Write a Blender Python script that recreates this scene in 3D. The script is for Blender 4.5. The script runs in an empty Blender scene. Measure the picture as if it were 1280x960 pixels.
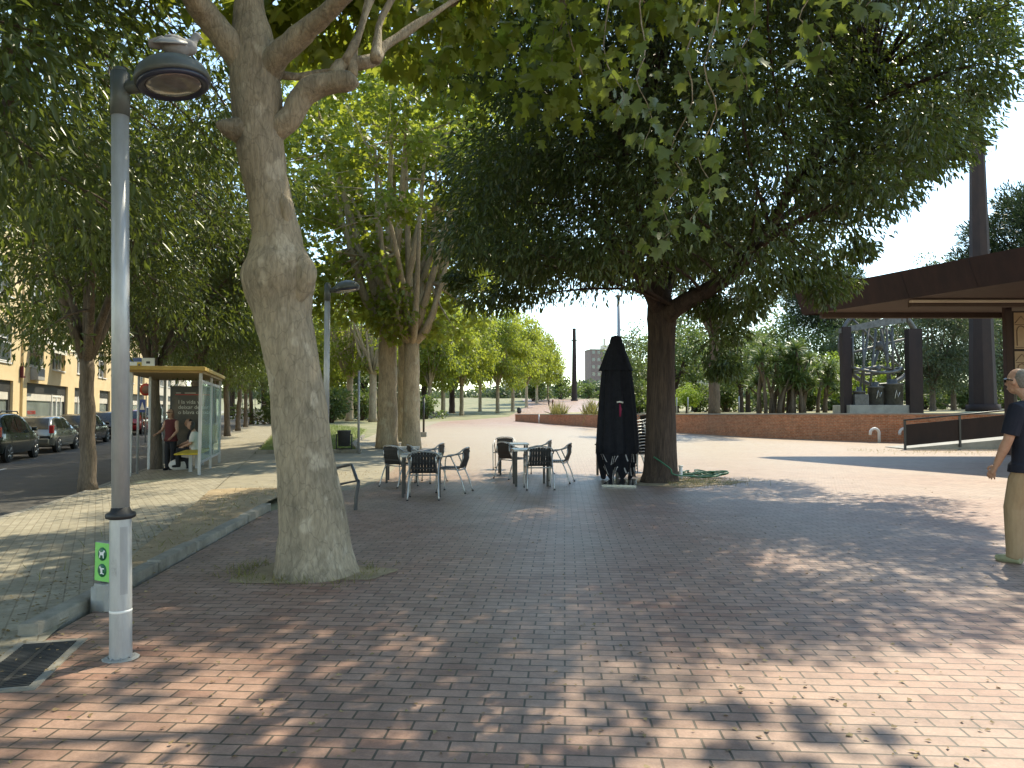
import bpy, bmesh, math, random
import numpy as np
from mathutils import Vector, Matrix, Euler, Quaternion

# ------------------------------------------------------------ camera, light, exposure
scene = bpy.context.scene
C = scene.collection
R = math.radians
F, CX, CY = 930.0, 640.0, 480.0
EYE = 1.42
PITCH = math.atan(35 / F)
cam_d = bpy.data.cameras.new("camera"); cam = bpy.data.objects.new("camera", cam_d); C.objects.link(cam)
cam.location = (0, 0, EYE); cam.rotation_euler = (math.pi / 2 + PITCH, 0, 0)
cam_d.sensor_width = 36; cam_d.lens = 36 * F / 1280; cam_d.clip_start = .05; cam_d.clip_end = 4000
scene.camera = cam
SUN_EL, SUN_AZ = R(53), math.atan2(.60, .80)          # azimuth clockwise from +Y
w = bpy.data.worlds.new("World"); scene.world = w; w.use_nodes = True
wn = w.node_tree; bg = wn.nodes["Background"]
sky = wn.nodes.new("ShaderNodeTexSky"); sky.sky_type = 'NISHITA'; sky.sun_disc = False
sky.sun_elevation = SUN_EL; sky.sun_rotation = SUN_AZ; sky.air_density = .9; sky.dust_density = .05; sky.ozone_density = 1.0
wn.links.new(sky.outputs[0], bg.inputs[0]); bg.inputs[1].default_value = .15
sd = bpy.data.lights.new("sun", 'SUN'); sun = bpy.data.objects.new("sun", sd); C.objects.link(sun)
sd.energy = 2.45; sd.angle = R(.53); sd.color = (1, .95, .87)
sv = Vector((math.sin(SUN_AZ) * math.cos(SUN_EL), math.cos(SUN_AZ) * math.cos(SUN_EL), math.sin(SUN_EL)))
sun.rotation_euler = sv.to_track_quat('Z', 'Y').to_euler(); sun.location = (0, 0, 60)
vs = scene.view_settings
vs.view_transform = 'Standard'; vs.look = 'None'; vs.gamma = 1; vs.use_curve_mapping = False; vs.exposure = 1.6; vs.use_white_balance = True; vs.white_balance_temperature = 7700; vs.white_balance_tint = 3
cy = scene.cycles
cy.max_bounces = 7; cy.diffuse_bounces = 4; cy.glossy_bounces = 3; cy.transmission_bounces = 5; cy.transparent_max_bounces = 8
cy.use_denoising = True; cy.caustics_reflective = False; cy.caustics_refractive = False

# ------------------------------------------------------------ geometry of the place
def smooth(x, a, b):
    x = min(1, max(0, (x - a) / (b - a))); return x * x * (3 - 2 * x)
_RP = [(-400, 0), (22, 0), (28, .04), (60, .42), (110, 1.02), (150, 2.0), (186, 3.0), (226, 5.3), (300, 7.5), (2500, 9)]
def rise(y):
    for (a, za), (b, zb) in zip(_RP, _RP[1:]):
        if y <= b: return za + (zb - za) * (y - a) / (b - a)
    return _RP[-1][1]
SD = Vector((-.274, .962)); SN = Vector((-.962, -.274))       # the street: direction, and its side vector
def T(x, y): return SN.x * x + SN.y * y
def xt(t, y): return (t - SN.y * y) / SN.x                     # x of the line at street offset t
def zg(x, y):
    return rise(y) - .22 * smooth(T(x, y), .8, 4.2) * smooth(y, 4, 16) * (1 - .6 * smooth(y, 25, 60))
def ray(px, py):
    v = (CY - py) / F; c, s = math.cos(PITCH), math.sin(PITCH)
    return ((px - CX) / F, c - s * v, s + c * v)
def P(px, py, Y):
    d = ray(px, py); k = Y / d[1]
    return Vector((d[0] * k, Y, EYE + d[2] * k))
def gp(px, py, f=None):
    f = f or zg; d = ray(px, py); y = 1.0; prev = 1.0
    while y < 900:
        k = y / d[1]
        if EYE + d[2] * k <= f(d[0] * k, y):
            a, b = prev, y
            for _ in range(30):
                m = (a + b) / 2; k = m / d[1]
                if EYE + d[2] * k <= f(d[0] * k, m): b = m
                else: a = m
            k = b / d[1]; return Vector((d[0] * k, b, f(d[0] * k, b)))
        prev = y; y *= 1.01
    return Vector((d[0] * 900, 900, 0))

# ------------------------------------------------------------ helpers
def tag(o, label, cat, group=None, kind=None):
    if label: o['label'] = label
    if cat: o['category'] = cat
    if group: o['group'] = group
    if kind: o['kind'] = kind
    return o
def empty(name, loc, rz=0, label=None, cat=None, group=None):
    o = bpy.data.objects.new(name, None); C.objects.link(o); o.location = loc; o.rotation_euler = (0, 0, rz)
    o.empty_display_size = .2
    return tag(o, label, cat, group)
def link(name, me, mat, parent=None, loc=None, rot=None):
    o = bpy.data.objects.new(name, me); C.objects.link(o)
    if mat is not None and not me.materials: me.materials.append(mat)
    if parent: o.parent = parent
    if loc is not None: o.location = loc
    if rot is not None: o.rotation_euler = rot
    return o
def copy_tree(o, parent=None):
    c = o.copy(); C.objects.link(c)
    if parent: c.parent = parent
    for ch in o.children: copy_tree(ch, c)
    return c
class MB:
    def __init__(s): s.v = []; s.f = []; s.sm = []
    def add(s, vs, fs, sm=False, M=None):
        n = len(s.v)
        s.v += [tuple(M @ Vector(p)) if M is not None else tuple(p) for p in vs]
        s.f += [tuple(i + n for i in f) for f in fs]; s.sm += [sm] * len(fs); return s
    def box(s, x0, x1, y0, y1, z0, z1, M=None):
        vs = [(x, y, z) for z in (z0, z1) for y in (y0, y1) for x in (x0, x1)]
        return s.add(vs, [(0, 2, 3, 1), (4, 5, 7, 6), (0, 1, 5, 4), (2, 6, 7, 3), (0, 4, 6, 2), (1, 3, 7, 5)], False, M)
    def bbox(s, x0, x1, y0, y1, z0, z1, b=.01, M=None):          # box with chamfered edges
        bm = bmesh.new(); bmesh.ops.create_cube(bm, size=1)
        for v in bm.verts: v.co = ((x0 + x1) / 2 + v.co.x * (x1 - x0), (y0 + y1) / 2 + v.co.y * (y1 - y0), (z0 + z1) / 2 + v.co.z * (z1 - z0))
        bmesh.ops.bevel(bm, geom=bm.edges[:], offset=b, segments=2, affect='EDGES', profile=.6)
        bm.verts.index_update(); s.add([v.co for v in bm.verts], [[v.index for v in f.verts] for f in bm.faces], False, M); bm.free(); return s
    def tube(s, pts, rad, n=8, caps=True, ell=None, M=None):
        pts = [Vector(p) for p in pts]; m = len(pts)
        if not hasattr(rad, '__len__'): rad = [rad] * m
        vs = []; prev = None; t = None
        for i, p in enumerate(pts):
            a = pts[max(0, i - 1)]; b = pts[min(m - 1, i + 1)]; t = (b - a)
            if t.length < 1e-9: t = Vector((0, 0, 1))
            t.normalize()
            if prev is None:
                u = t.orthogonal() if abs(t.z) < .95 else Vector((1, 0, 0)); u = (u - t * u.dot(t)).normalized()
            else:
                u = prev - t * prev.dot(t); u = u.normalized() if u.length > 1e-6 else t.orthogonal().normalized()
            prev = u; q = t.cross(u)
            for k in range(n):
                A = 2 * math.pi * k / n; r = rad[i]; e = ell or (1, 1)
                vs.append(p + u * (math.cos(A) * r * e[0]) + q * (math.sin(A) * r * e[1]))
        fs = [(i * n + k, i * n + (k + 1) % n, (i + 1) * n + (k + 1) % n, (i + 1) * n + k) for i in range(m - 1) for k in range(n)]
        if caps: fs += [tuple(range(n))[::-1], tuple(range((m - 1) * n, m * n))]
        return s.add(vs, fs, True, M)
    def loft(s, rings, n=16, caps=True, M=None, p=2.0):            # horizontal (super)ellipses: (cx, cy, cz, rx, ry)
        vs = []
        for cx, cy_, cz, rx, ry in rings:
            for k in range(n):
                A = 2 * math.pi * k / n; c, si = math.cos(A), math.sin(A)
                vs.append((cx + rx * math.copysign(abs(c) ** (2 / p), c), cy_ + ry * math.copysign(abs(si) ** (2 / p), si), cz))
        m = len(rings)
        fs = [(i * n + k, i * n + (k + 1) % n, (i + 1) * n + (k + 1) % n, (i + 1) * n + k) for i in range(m - 1) for k in range(n)]
        if caps: fs += [tuple(range(n))[::-1], tuple(range((m - 1) * n, m * n))]
        return s.add(vs, fs, True, M)
    def lathe(s, prof, n=24, M=None):
        return s.loft([(0, 0, z, max(r, 1e-4), max(r, 1e-4)) for r, z in prof], n, True, M)
    def ball(s, c, r, n=12, M=None):
        rx, ry, rz = r if hasattr(r, '__len__') else (r, r, r)
        k = n // 2 + 1
        return s.loft([(c[0], c[1], c[2] + rz * math.sin(a), max(1e-4, rx * math.cos(a)), max(1e-4, ry * math.cos(a)))
                       for a in [(-.5 + i / k) * math.pi * .999 for i in range(k + 1)]], n, True, M)
    def prism(s, poly, z0, z1, M=None):                           # polygon in xy, extruded in z
        n = len(poly); vs = [(x, y, z0) for x, y in poly] + [(x, y, z1) for x, y in poly]
        fs = [tuple(range(n))[::-1], tuple(range(n, 2 * n))] + [(i, (i + 1) % n, n + (i + 1) % n, n + i) for i in range(n)]
        return s.add(vs, fs, False, M)
    def mesh(s, name, recalc=True):
        me = bpy.data.meshes.new(name); me.from_pydata(s.v, [], s.f)
        me.polygons.foreach_set('use_smooth', s.sm)
        if recalc:
            bm = bmesh.new(); bm.from_mesh(me); bmesh.ops.recalc_face_normals(bm, faces=bm.faces[:]); bm.to_mesh(me); bm.free()
        me.update(); return me
    def build(s, name, mat, parent=None, loc=None, rot=None, recalc=True):
        return link(name, s.mesh(name, recalc), mat, parent, loc, rot)
def blob(name, mb, voxel, mat, parent, it=4):                      # overlapping shapes melted into one continuous surface
    tmp = mb.build('tmp', None); m = tmp.modifiers.new('r', 'REMESH'); m.mode = 'VOXEL'; m.voxel_size = voxel
    sm = tmp.modifiers.new('s', 'SMOOTH'); sm.iterations = it; sm.factor = .5
    dg = bpy.context.evaluated_depsgraph_get(); me = bpy.data.meshes.new_from_object(tmp.evaluated_get(dg))
    bpy.data.objects.remove(tmp); me.name = name
    me.polygons.foreach_set('use_smooth', [True] * len(me.polygons)); me.materials.clear()
    return link(name, me, mat, parent)
def text(name, body, size, mat, parent, loc, rot, ext=.002, align='LEFT'):
    cu = bpy.data.curves.new('t', 'FONT'); cu.body = body; cu.size = size; cu.extrude = ext; cu.align_x = align; cu.resolution_u = 3
    o = bpy.data.objects.new('t', cu); C.objects.link(o)
    dg = bpy.context.evaluated_depsgraph_get(); me = bpy.data.meshes.new_from_object(o.evaluated_get(dg)); bpy.data.objects.remove(o)
    me.materials.clear(); return link(name, me, mat, parent, loc, rot)
def bez(p0, p1, p2, n):
    p0, p1, p2 = Vector(p0), Vector(p1), Vector(p2)
    return [p0 * (1 - t) ** 2 + p1 * 2 * t * (1 - t) + p2 * t * t for t in [i / (n - 1) for i in range(n)]]
def spline(pts, per=5):                                            # Catmull-Rom
    pts = [Vector(p) for p in pts]; q = [2 * pts[0] - pts[1]] + pts + [2 * pts[-1] - pts[-2]]; out = []
    for i in range(1, len(q) - 2):
        for j in range(per):
            t = j / per; a, b, c, d = q[i - 1:i + 3]
            out.append(.5 * (2 * b + (c - a) * t + (2 * a - 5 * b + 4 * c - d) * t * t + (3 * b - a - 3 * c + d) * t ** 3))
    return out + [pts[-1]]

# ------------------------------------------------------------ materials
def nodes(name):
    m = bpy.data.materials.new(name); m.use_nodes = True
    nt = m.node_tree; return m, nt, nt.nodes, nt.links, nt.nodes["Principled BSDF"]
def col(c): return (c[0], c[1], c[2], 1)
def ramp(N, stops):
    r = N.new("ShaderNodeValToRGB"); e = r.color_ramp.elements
    while len(e) < len(stops): e.new(.5)
    for k, (p, c) in zip(e, stops): k.position = p; k.color = col(c) if hasattr(c, '__len__') else (c, c, c, 1)
    return r
def noise(N, L, co, scale, detail=4, rough=.6):
    n = N.new("ShaderNodeTexNoise"); n.inputs['Scale'].default_value = scale; n.inputs['Detail'].default_value = detail
    n.inputs['Roughness'].default_value = rough; L.new(co, n.inputs['Vector']); return n
def mapping(N, L, co, sc=(1, 1, 1), rot=(0, 0, 0)):
    m = N.new("ShaderNodeMapping"); m.inputs['Scale'].default_value = sc; m.inputs['Rotation'].default_value = rot
    L.new(co, m.inputs['Vector']); return m.outputs[0]
def mix(N, L, fac, a, b, mode='MIX'):
    m = N.new("ShaderNodeMix"); m.data_type = 'RGBA'; m.blend_type = mode
    for s, x in ((m.inputs[0], fac), (m.inputs[6], a), (m.inputs[7], b)):
        if hasattr(x, 'is_linked'): L.new(x, s)
        elif hasattr(x, '__len__'): s.default_value = col(x)
        else: s.default_value = x
    return m.outputs[2]
def bump(N, L, bs, h, strength, dist=.01):
    b = N.new("ShaderNodeBump"); b.inputs['Strength'].default_value = strength; b.inputs['Distance'].default_value = dist
    L.new(h, b.inputs['Height']); L.new(b.outputs[0], bs.inputs['Normal']); return b
def plain(name, c, rough=.6, metal=0, c2=None, scale=6, sc=(1, 1, 1), bmp=0, bscale=60, spec=.5, coat=0, lo=.35, hi=.7):
    m, nt, N, L, b = nodes(name)
    co = N.new("ShaderNodeTexCoord").outputs['Object']; co = mapping(N, L, co, sc)
    if c2 is None: c2 = tuple(x * .78 for x in c)
    n = noise(N, L, co, scale, 6, .65)
    r = ramp(N, [(lo, c), (hi, c2)]); L.new(n.outputs[0], r.inputs[0]); L.new(r.outputs[0], b.inputs['Base Color'])
    b.inputs['Roughness'].default_value = rough; b.inputs['Metallic'].default_value = metal
    b.inputs['Specular IOR Level'].default_value = spec; b.inputs['Coat Weight'].default_value = coat
    if bmp:
        n2 = noise(N, L, co, bscale, 5); bump(N, L, b, n2.outputs[0], bmp)
    return m
def glassy(name, c=(.8, .9, .88), rough=.02, alpha=.25):
    m, nt, N, L, b = nodes(name)
    b.inputs['Base Color'].default_value = col(c); b.inputs['Roughness'].default_value = rough
    tr = N.new("ShaderNodeBsdfTransparent"); tr.inputs[0].default_value = col(c)
    mx = N.new("ShaderNodeMixShader"); mx.inputs[0].default_value = alpha
    L.new(tr.outputs[0], mx.inputs[1]); L.new(b.outputs[0], mx.inputs[2]); L.new(mx.outputs[0], N["Material Output"].inputs[0]); return m
def leafmat(name, c, c2, tc, rough=.38, trans=.35, spec=.5):
    m, nt, N, L, b = nodes(name)
    g = N.new("ShaderNodeNewGeometry"); oi = N.new("ShaderNodeObjectInfo")
    r = ramp(N, [(0, c), (1, c2)]); L.new(g.outputs['Random Per Island'], r.inputs[0])
    hs = N.new("ShaderNodeHueSaturation"); L.new(r.outputs[0], hs.inputs['Color'])
    mr = N.new("ShaderNodeMapRange"); mr.inputs[3].default_value = .8; mr.inputs[4].default_value = 1.2; L.new(oi.outputs['Random'], mr.inputs[0]); L.new(mr.outputs[0], hs.inputs['Value'])
    L.new(hs.outputs[0], b.inputs['Base Color']); b.inputs['Roughness'].default_value = rough; b.inputs['Specular IOR Level'].default_value = spec
    t = N.new("ShaderNodeBsdfTranslucent")
    L.new(mix(N, L, .5, hs.outputs[0], tc, 'MIX'), t.inputs[0])
    mx = N.new("ShaderNodeMixShader"); mx.inputs[0].default_value = trans
    L.new(b.outputs[0], mx.inputs[1]); L.new(t.outputs[0], mx.inputs[2]); L.new(mx.outputs[0], N["Material Output"].inputs[0]); return m
def brickmat(name, cols, bw, rh, ms, mort, rot=0, rough=.6, bmp=.6, dust=None, dustpos=None, vert=False, spec=.4, patch=None):
    m, nt, N, L, b = nodes(name)
    co = N.new("ShaderNodeTexCoord").outputs['Object']
    if vert:                                                        # upright face: x+y along, z up
        sp = N.new("ShaderNodeSeparateXYZ"); L.new(co, sp.inputs[0]); ad = N.new("ShaderNodeMath"); ad.operation = 'SUBTRACT'
        L.new(sp.outputs[0], ad.inputs[0]); L.new(sp.outputs[1], ad.inputs[1]); cb = N.new("ShaderNodeCombineXYZ")
        L.new(ad.outputs[0], cb.inputs[0]); L.new(sp.outputs[2], cb.inputs[1]); cv = cb.outputs[0]
    else: cv = mapping(N, L, co, (1, 1, 1), (0, 0, rot))
    br = N.new("ShaderNodeTexBrick"); L.new(cv, br.inputs[0])
    br.inputs['Scale'].default_value = 1; br.inputs['Brick Width'].default_value = bw; br.inputs['Row Height'].default_value = rh
    br.inputs['Mortar Size'].default_value = ms; br.inputs['Mortar Smooth'].default_value = .25; br.inputs['Bias'].default_value = 0
    br.inputs['Color1'].default_value = (0, 0, 0, 1); br.inputs['Color2'].default_value = (1, 1, 1, 1); br.inputs['Mortar'].default_value = (.5, .5, .5, 1)
    r = ramp(N, [(i / (len(cols) - 1), c) for i, c in enumerate(cols)]); L.new(br.outputs[0], r.inputs[0])
    n1 = noise(N, L, co, .35, 5); n2 = noise(N, L, co, 9, 6, .7); n3 = noise(N, L, co, 90, 3)
    c = r.outputs[0]
    if patch:
        r1 = ramp(N, [(.38, 0.0), (.62, 1.0)]); L.new(n1.outputs[0], r1.inputs[0]); c = mix(N, L, r1.outputs[0], c, mix(N, L, .55, c, patch))
    r2 = ramp(N, [(.3, .72), (.7, 1.12)]); L.new(n2.outputs[0], r2.inputs[0]); c = mix(N, L, 1.0, c, r2.outputs[0], 'MULTIPLY')
    r3 = ramp(N, [(.3, .85), (.7, 1.1)]); L.new(n3.outputs[0], r3.inputs[0]); c = mix(N, L, 1.0, c, r3.outputs[0], 'MULTIPLY')
    mr = ramp(N, [(.35, tuple(x * .75 for x in mort)), (.7, tuple(min(1, x * 1.5) for x in mort))]); L.new(n2.outputs[0], mr.inputs[0])
    n4 = noise(N, L, co, 1.9, 5, .7); r4 = ramp(N, [(.32, .72), (.5, 1.0), (.72, 1.12)]); L.new(n4.outputs[0], r4.inputs[0]); c = mix(N, L, .8, c, r4.outputs[0], 'MULTIPLY')
    c = mix(N, L, br.outputs[1], c, mr.outputs[0])
    if dust:                                                        # a drift of sand lying on the paving, where it lies
        sp = N.new("ShaderNodeVectorMath"); sp.operation = 'DISTANCE'; L.new(mapping(N, L, co, dustpos[2]), sp.inputs[0]); sp.inputs[1].default_value = dustpos[0]
        m1 = N.new("ShaderNodeMapRange"); m1.inputs[1].default_value = dustpos[1]; m1.inputs[2].default_value = dustpos[1] * .45; L.new(sp.outputs['Value'], m1.inputs[0])
        ml = N.new("ShaderNodeMath"); ml.operation = 'MULTIPLY'; L.new(m1.outputs[0], ml.inputs[0])
        rr = ramp(N, [(.3, .35), (.65, 1.0)]); L.new(n2.outputs[0], rr.inputs[0]); L.new(rr.outputs[0], ml.inputs[1]); c = mix(N, L, ml.outputs[0], c, dust)
    L.new(c, b.inputs['Base Color']); b.inputs['Roughness'].default_value = rough; b.inputs['Specular IOR Level'].default_value = spec
    h = N.new("ShaderNodeMath"); h.operation = 'MULTIPLY_ADD'; L.new(br.outputs[1], h.inputs[0]); h.inputs[1].default_value = -1
    hh = N.new("ShaderNodeMath"); hh.operation = 'MULTIPLY'; L.new(n2.outputs[0], hh.inputs[0]); hh.inputs[1].default_value = .5; L.new(hh.outputs[0], h.inputs[2])
    bump(N, L, b, h.outputs[0], bmp, .006)
    return m
M = {}
M['plaza'] = brickmat('red clay pavers', [(.255, .125, .09), (.325, .18, .13), (.375, .222, .165), (.295, .16, .117)], .196, .098, .006, (.075, .058, .042), R(4), .52, .8,
                      (.32, .255, .165), ((-3.5, 36, 0), 26, (1.0, 1, 1)), False, .5, (.36, .27, .215))
M['sidewalk'] = brickmat('grey pavers', [(.29, .255, .19), (.345, .305, .23), (.385, .34, .26)], .2, .1, .006, (.19, .16, .115), math.atan2(.274, .962) + R(45), .7, .4, None, None, False, .3, (.30, .27, .2))
M['path'] = plain('sandy paving', (.29, .25, .175), .85, 0, (.20, .175, .125), 3, bmp=.3, bscale=50)
M['asphalt'] = plain('asphalt', (.078, .07, .06), .9, 0, (.055, .05, .044), 2.5, bmp=.4, bscale=180)
M['kerb'] = plain('kerb concrete', (.29, .265, .22), .9, 0, (.16, .145, .115), 5, bmp=.5, bscale=60)
M['soil'] = plain('dry soil', (.37, .275, .165), .95, 0, (.22, .16, .09), 3.5, bmp=.9, bscale=22)
M['park'] = plain('dry park ground', (.34, .28, .17), .95, 0, (.17, .18, .075), .35, bmp=.4, bscale=12)
M['lawnbase'] = plain('lawn soil', (.12, .15, .04), .95, 0, (.20, .19, .08), 1.4, bmp=.4, bscale=30)
M['grass'] = leafmat('grass blades', (.10, .15, .035), (.19, .22, .07), (.25, .35, .06), .5, .35)
M['drygrass'] = leafmat('dry tufts', (.16, .16, .05), (.30, .26, .10), (.35, .34, .1), .6, .35)
M['terrain'] = plain('earth', (.25, .22, .13), .95, 0, (.12, .14, .055), .5, bmp=.3, bscale=8)
M['brickwall'] = brickmat('orange brick', [(.46, .15, .06), (.58, .20, .09), (.64, .25, .12), (.50, .19, .09)], .24, .07, .008, (.36, .29, .22), 0, .75, .5, None, None, True, .3, (.36, .2, .13))
M['white'] = plain('white paint', (.8, .79, .76), .5, 0, (.66, .65, .62), 4)
M['galv'] = plain('galvanised steel', (.43, .43, .43), .45, .35, (.31, .312, .315), 14, (1, 1, .25), .12, 80)
M['galv2'] = plain('dull galvanised steel', (.34, .34, .34), .5, .4, (.27, .27, .275), 9, (1, 1, .3), .15, 70)
M['lampgrey'] = plain('grey green paint', (.085, .095, .088), .45, 0, (.06, .068, .063), 12)
M['black'] = plain('black rubber', (.022, .022, .024), .55, 0, (.014, .014, .015), 20)
M['blackmetal'] = plain('black painted metal', (.025, .025, .027), .4, 0, (.035, .034, .033), 15)
M['charcoal'] = plain('charcoal plastic', (.045, .047, .05), .5, 0, (.03, .031, .033), 12)
M['alu'] = plain('aluminium tube', (.40, .40, .39), .38, .85, (.3, .3, .3), 20)
M['slat'] = plain('black woven slats', (.011, .011, .012), .55, 0, (.018, .018, .02), 30, spec=.3)
M['corten'] = plain('rusted steel', (.050, .029, .027), .75, 0, (.027, .019, .02), 3.0, (1, 1, .18), .25, 40, .35)
M['cortendark'] = plain('dark rusted steel', (.040, .027, .026), .8, 0, (.026, .02, .021), 3, (1, 1, .4), .25, 30, .3)
M['soffit'] = plain('brown soffit', (.085, .06, .05), .8, 0, (.065, .046, .04), 3)
M['iron'] = plain('weathered grey iron', (.16, .165, .165), .55, .4, (.09, .088, .085), 6, bmp=.3, bscale=30)
M['concrete'] = plain('concrete', (.36, .35, .32), .85, 0, (.25, .24, .22), 2.5, bmp=.4, bscale=40)
M['navy'] = plain('navy cloth', (.010, .011, .016), .85, 0, (.016, .017, .023), 10, bmp=.3, bscale=120, spec=.2)
M['yellowwall'] = plain('ochre render', (.72, .56, .33), .85, 0, (.63, .48, .27), 1.2, bmp=.15, bscale=40)
M['palewall'] = plain('pale render', (.62, .58, .50), .85, 0, (.52, .48, .42), 1.1)
M['purplewall'] = plain('purple brown facade', (.20, .15, .15), .8, 0, (.17, .13, .13), .3)
M['shopdark'] = plain('dark shop surround', (.05, .048, .045), .5, 0, (.035, .034, .033), 4)
M['winglass'] = plain('window glass', (.10, .12, .12), .08, 0, (.05, .06, .065), .9, spec=.9)
M['shopglass'] = plain('shop glass', (.22, .25, .23), .12, 0, (.13, .15, .14), .7, spec=.8)
M['awning'] = plain('pale awning cloth', (.62, .58, .48), .85, 0, (.54, .50, .41), 5)
M['red'] = plain('red print', (.45, .04, .03), .5)
M['blue'] = plain('blue sign', (.04, .09, .3), .45)
M['yellow'] = plain('yellow panel', (.62, .42, .03), .5, 0, (.5, .33, .03), 5)
M['ochreroof'] = plain('ochre roof edge', (.48, .33, .09), .55, 0, (.38, .25, .07), 5)
M['signgreen'] = plain('light green sign', (.22, .62, .14), .45, 0, (.19, .55, .12), 6)
M['darkgreen'] = plain('dark green disc', (.012, .13, .06), .45)
M['hose'] = plain('green hose', (.02, .13, .06), .45, 0, (.015, .09, .045), 30)
M['skin'] = plain('skin', (.46, .27, .19), .55, 0, (.38, .20, .135), 18, spec=.4)
M['tee'] = plain('navy t shirt', (.012, .014, .024), .9, 0, (.022, .024, .036), 6, (1, 1, .6), .9, 10, spec=.25)
M['khaki'] = plain('khaki trousers', (.36, .26, .16), .9, 0, (.27, .19, .115), 7, (1, 1, .45), .9, 11, spec=.2)
M['greyhair'] = plain('short grey hair', (.20, .185, .165), .85, 0, (.11, .10, .09), 60, bmp=.6, bscale=220)
M['redhair'] = plain('reddish hair', (.13, .045, .02), .6, 0, (.07, .025, .012), 40)
M['darkhair'] = plain('dark hair', (.015, .012, .01), .5)
M['maroon'] = plain('maroon cloth', (.10, .018, .02), .9)
M['darkcloth'] = plain('dark cloth', (.015, .015, .018), .9)
M['whitecloth'] = plain('white cloth', (.6, .58, .55), .9)
M['shoe'] = plain('pale green shoe', (.34, .35, .23), .7, 0, (.24, .25, .16), 20)
M['lens'] = plain('dark lens', (.008, .008, .01), .08)
M['tyre'] = plain('tyre', (.018, .018, .018), .8)
M['rim'] = plain('alloy rim', (.5, .5, .5), .35, .8)
M['lampglass'] = plain('lamp lens', (.30, .27, .24), .06, .5, (.20, .18, .16), 14, spec=.9)
M['lampring'] = plain('lamp ring', (.025, .027, .05), .35)
M['carglass'] = plain('car glass', (.014, .016, .016), .14, 0, (.03, .036, .036), 2, spec=.9)
M['taillight'] = plain('red lamp cover', (.42, .02, .02), .15, 0, (.3, .012, .012), 12)
M['headlight'] = plain('clear lamp cover', (.6, .62, .62), .1, 0, (.45, .46, .47), 10)
M['glass'] = glassy('shelter glass', (.80, .90, .87), .03, .22)
M['tree_bark'] = None
def barkmat(name, c, c2, c3, sc, sz, bmp, patchy):
    m, nt, N, L, b = nodes(name)
    co = N.new("ShaderNodeTexCoord").outputs['Object']; cs = mapping(N, L, co, (1, 1, sz))
    n = noise(N, L, cs, sc, 7, .65); n2 = noise(N, L, mapping(N, L, co, (1, 1, .6)), sc * 1.3, 3, .5); n3 = noise(N, L, mapping(N, L, co, (1, 1, sz * .5)), sc * 9, 5)
    r = ramp(N, [(.32, c2), (.52, c), (.7, tuple(x * 1.15 for x in c))]); L.new(n.outputs[0], r.inputs[0])
    k = .61 if patchy else .9
    r2 = ramp(N, [(k - .035, 0.0), (k + .035, .85)]); L.new(n2.outputs[0], r2.inputs[0])
    cc = mix(N, L, r2.outputs[0], r.outputs[0], c3)
    r3 = ramp(N, [(.38, .5), (.62, 1.12)]); L.new(n3.outputs[0], r3.inputs[0]); cc = mix(N, L, .45 if patchy else .75, cc, r3.outputs[0], 'MULTIPLY')
    if patchy:
        vo = N.new("ShaderNodeTexVoronoi"); vo.feature = 'DISTANCE_TO_EDGE'; vo.inputs['Scale'].default_value = 13; vo.inputs['Randomness'].default_value = 1
        ds = N.new("ShaderNodeVectorMath"); ds.operation = 'MULTIPLY_ADD'; L.new(n2.outputs['Color'], ds.inputs[0]); ds.inputs[1].default_value = (.12, .12, .12); L.new(mapping(N, L, co, (1, 1, .4)), ds.inputs[2]); L.new(ds.outputs[0], vo.inputs['Vector'])
        rv = ramp(N, [(.0, .55), (.05, 1.0)]); L.new(vo.outputs['Distance'], rv.inputs[0]); cc = mix(N, L, .55, cc, rv.outputs[0], 'MULTIPLY')
    L.new(cc, b.inputs['Base Color']); b.inputs['Roughness'].default_value = .85; b.inputs['Specular IOR Level'].default_value = .25
    ad = N.new("ShaderNodeMath"); ad.operation = 'ADD'; L.new(n3.outputs[0], ad.inputs[0]); L.new(n.outputs[0], ad.inputs[1])
    bump(N, L, b, ad.outputs[0], bmp, .03); return m
M['planebark'] = barkmat('plane bark', (.34, .275, .195), (.20, .165, .12), (.48, .40, .30), 4.2, .45, .75, True)
M['planebarkfar'] = barkmat('pale plane bark', (.42, .34, .235), (.27, .22, .15), (.46, .40, .29), 2.5, .4, .5, True)
M['darkbark'] = barkmat('brown furrowed bark', (.085, .06, .047), (.042, .031, .026), (.11, .08, .062), 7, .12, 1.0, False)
M['streetbark'] = barkmat('grey brown bark', (.17, .13, .095), (.09, .07, .055), (.2, .16, .12), 8, .15, .8, False)
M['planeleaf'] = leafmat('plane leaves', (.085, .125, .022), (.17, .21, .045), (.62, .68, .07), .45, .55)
M['darkleaf'] = leafmat('dark glossy leaves', (.035, .056, .018), (.078, .105, .032), (.24, .33, .04), .38, .3, .5)
M['streetleaf'] = leafmat('street tree leaves', (.042, .066, .017), (.095, .12, .032), (.30, .38, .04), .36, .33, .5)
M['parkleaf'] = leafmat('park leaves', (.06, .10, .03), (.12, .16, .05), (.3, .4, .07), .5, .35)
M['greyleaf'] = leafmat('grey green leaves', (.06, .085, .045), (.11, .135, .075), (.2, .28, .08), .5, .3)
M['pineleaf'] = leafmat('pine needles', (.022, .042, .018), (.045, .07, .03), (.08, .14, .03), .5, .15)
M['limeleaf'] = leafmat('lime green leaves', (.16, .24, .03), (.24, .32, .05), (.5, .65, .06), .5, .4)
M['yuccaleaf'] = leafmat('sword leaves', (.07, .11, .03), (.13, .18, .06), (.25, .35, .06), .42, .25)
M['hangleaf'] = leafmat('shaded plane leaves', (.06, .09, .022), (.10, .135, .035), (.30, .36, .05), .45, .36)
M['deadleaf'] = leafmat('fallen leaves', (.20, .13, .06), (.32, .24, .12), (.3, .2, .05), .7, .1)
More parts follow.
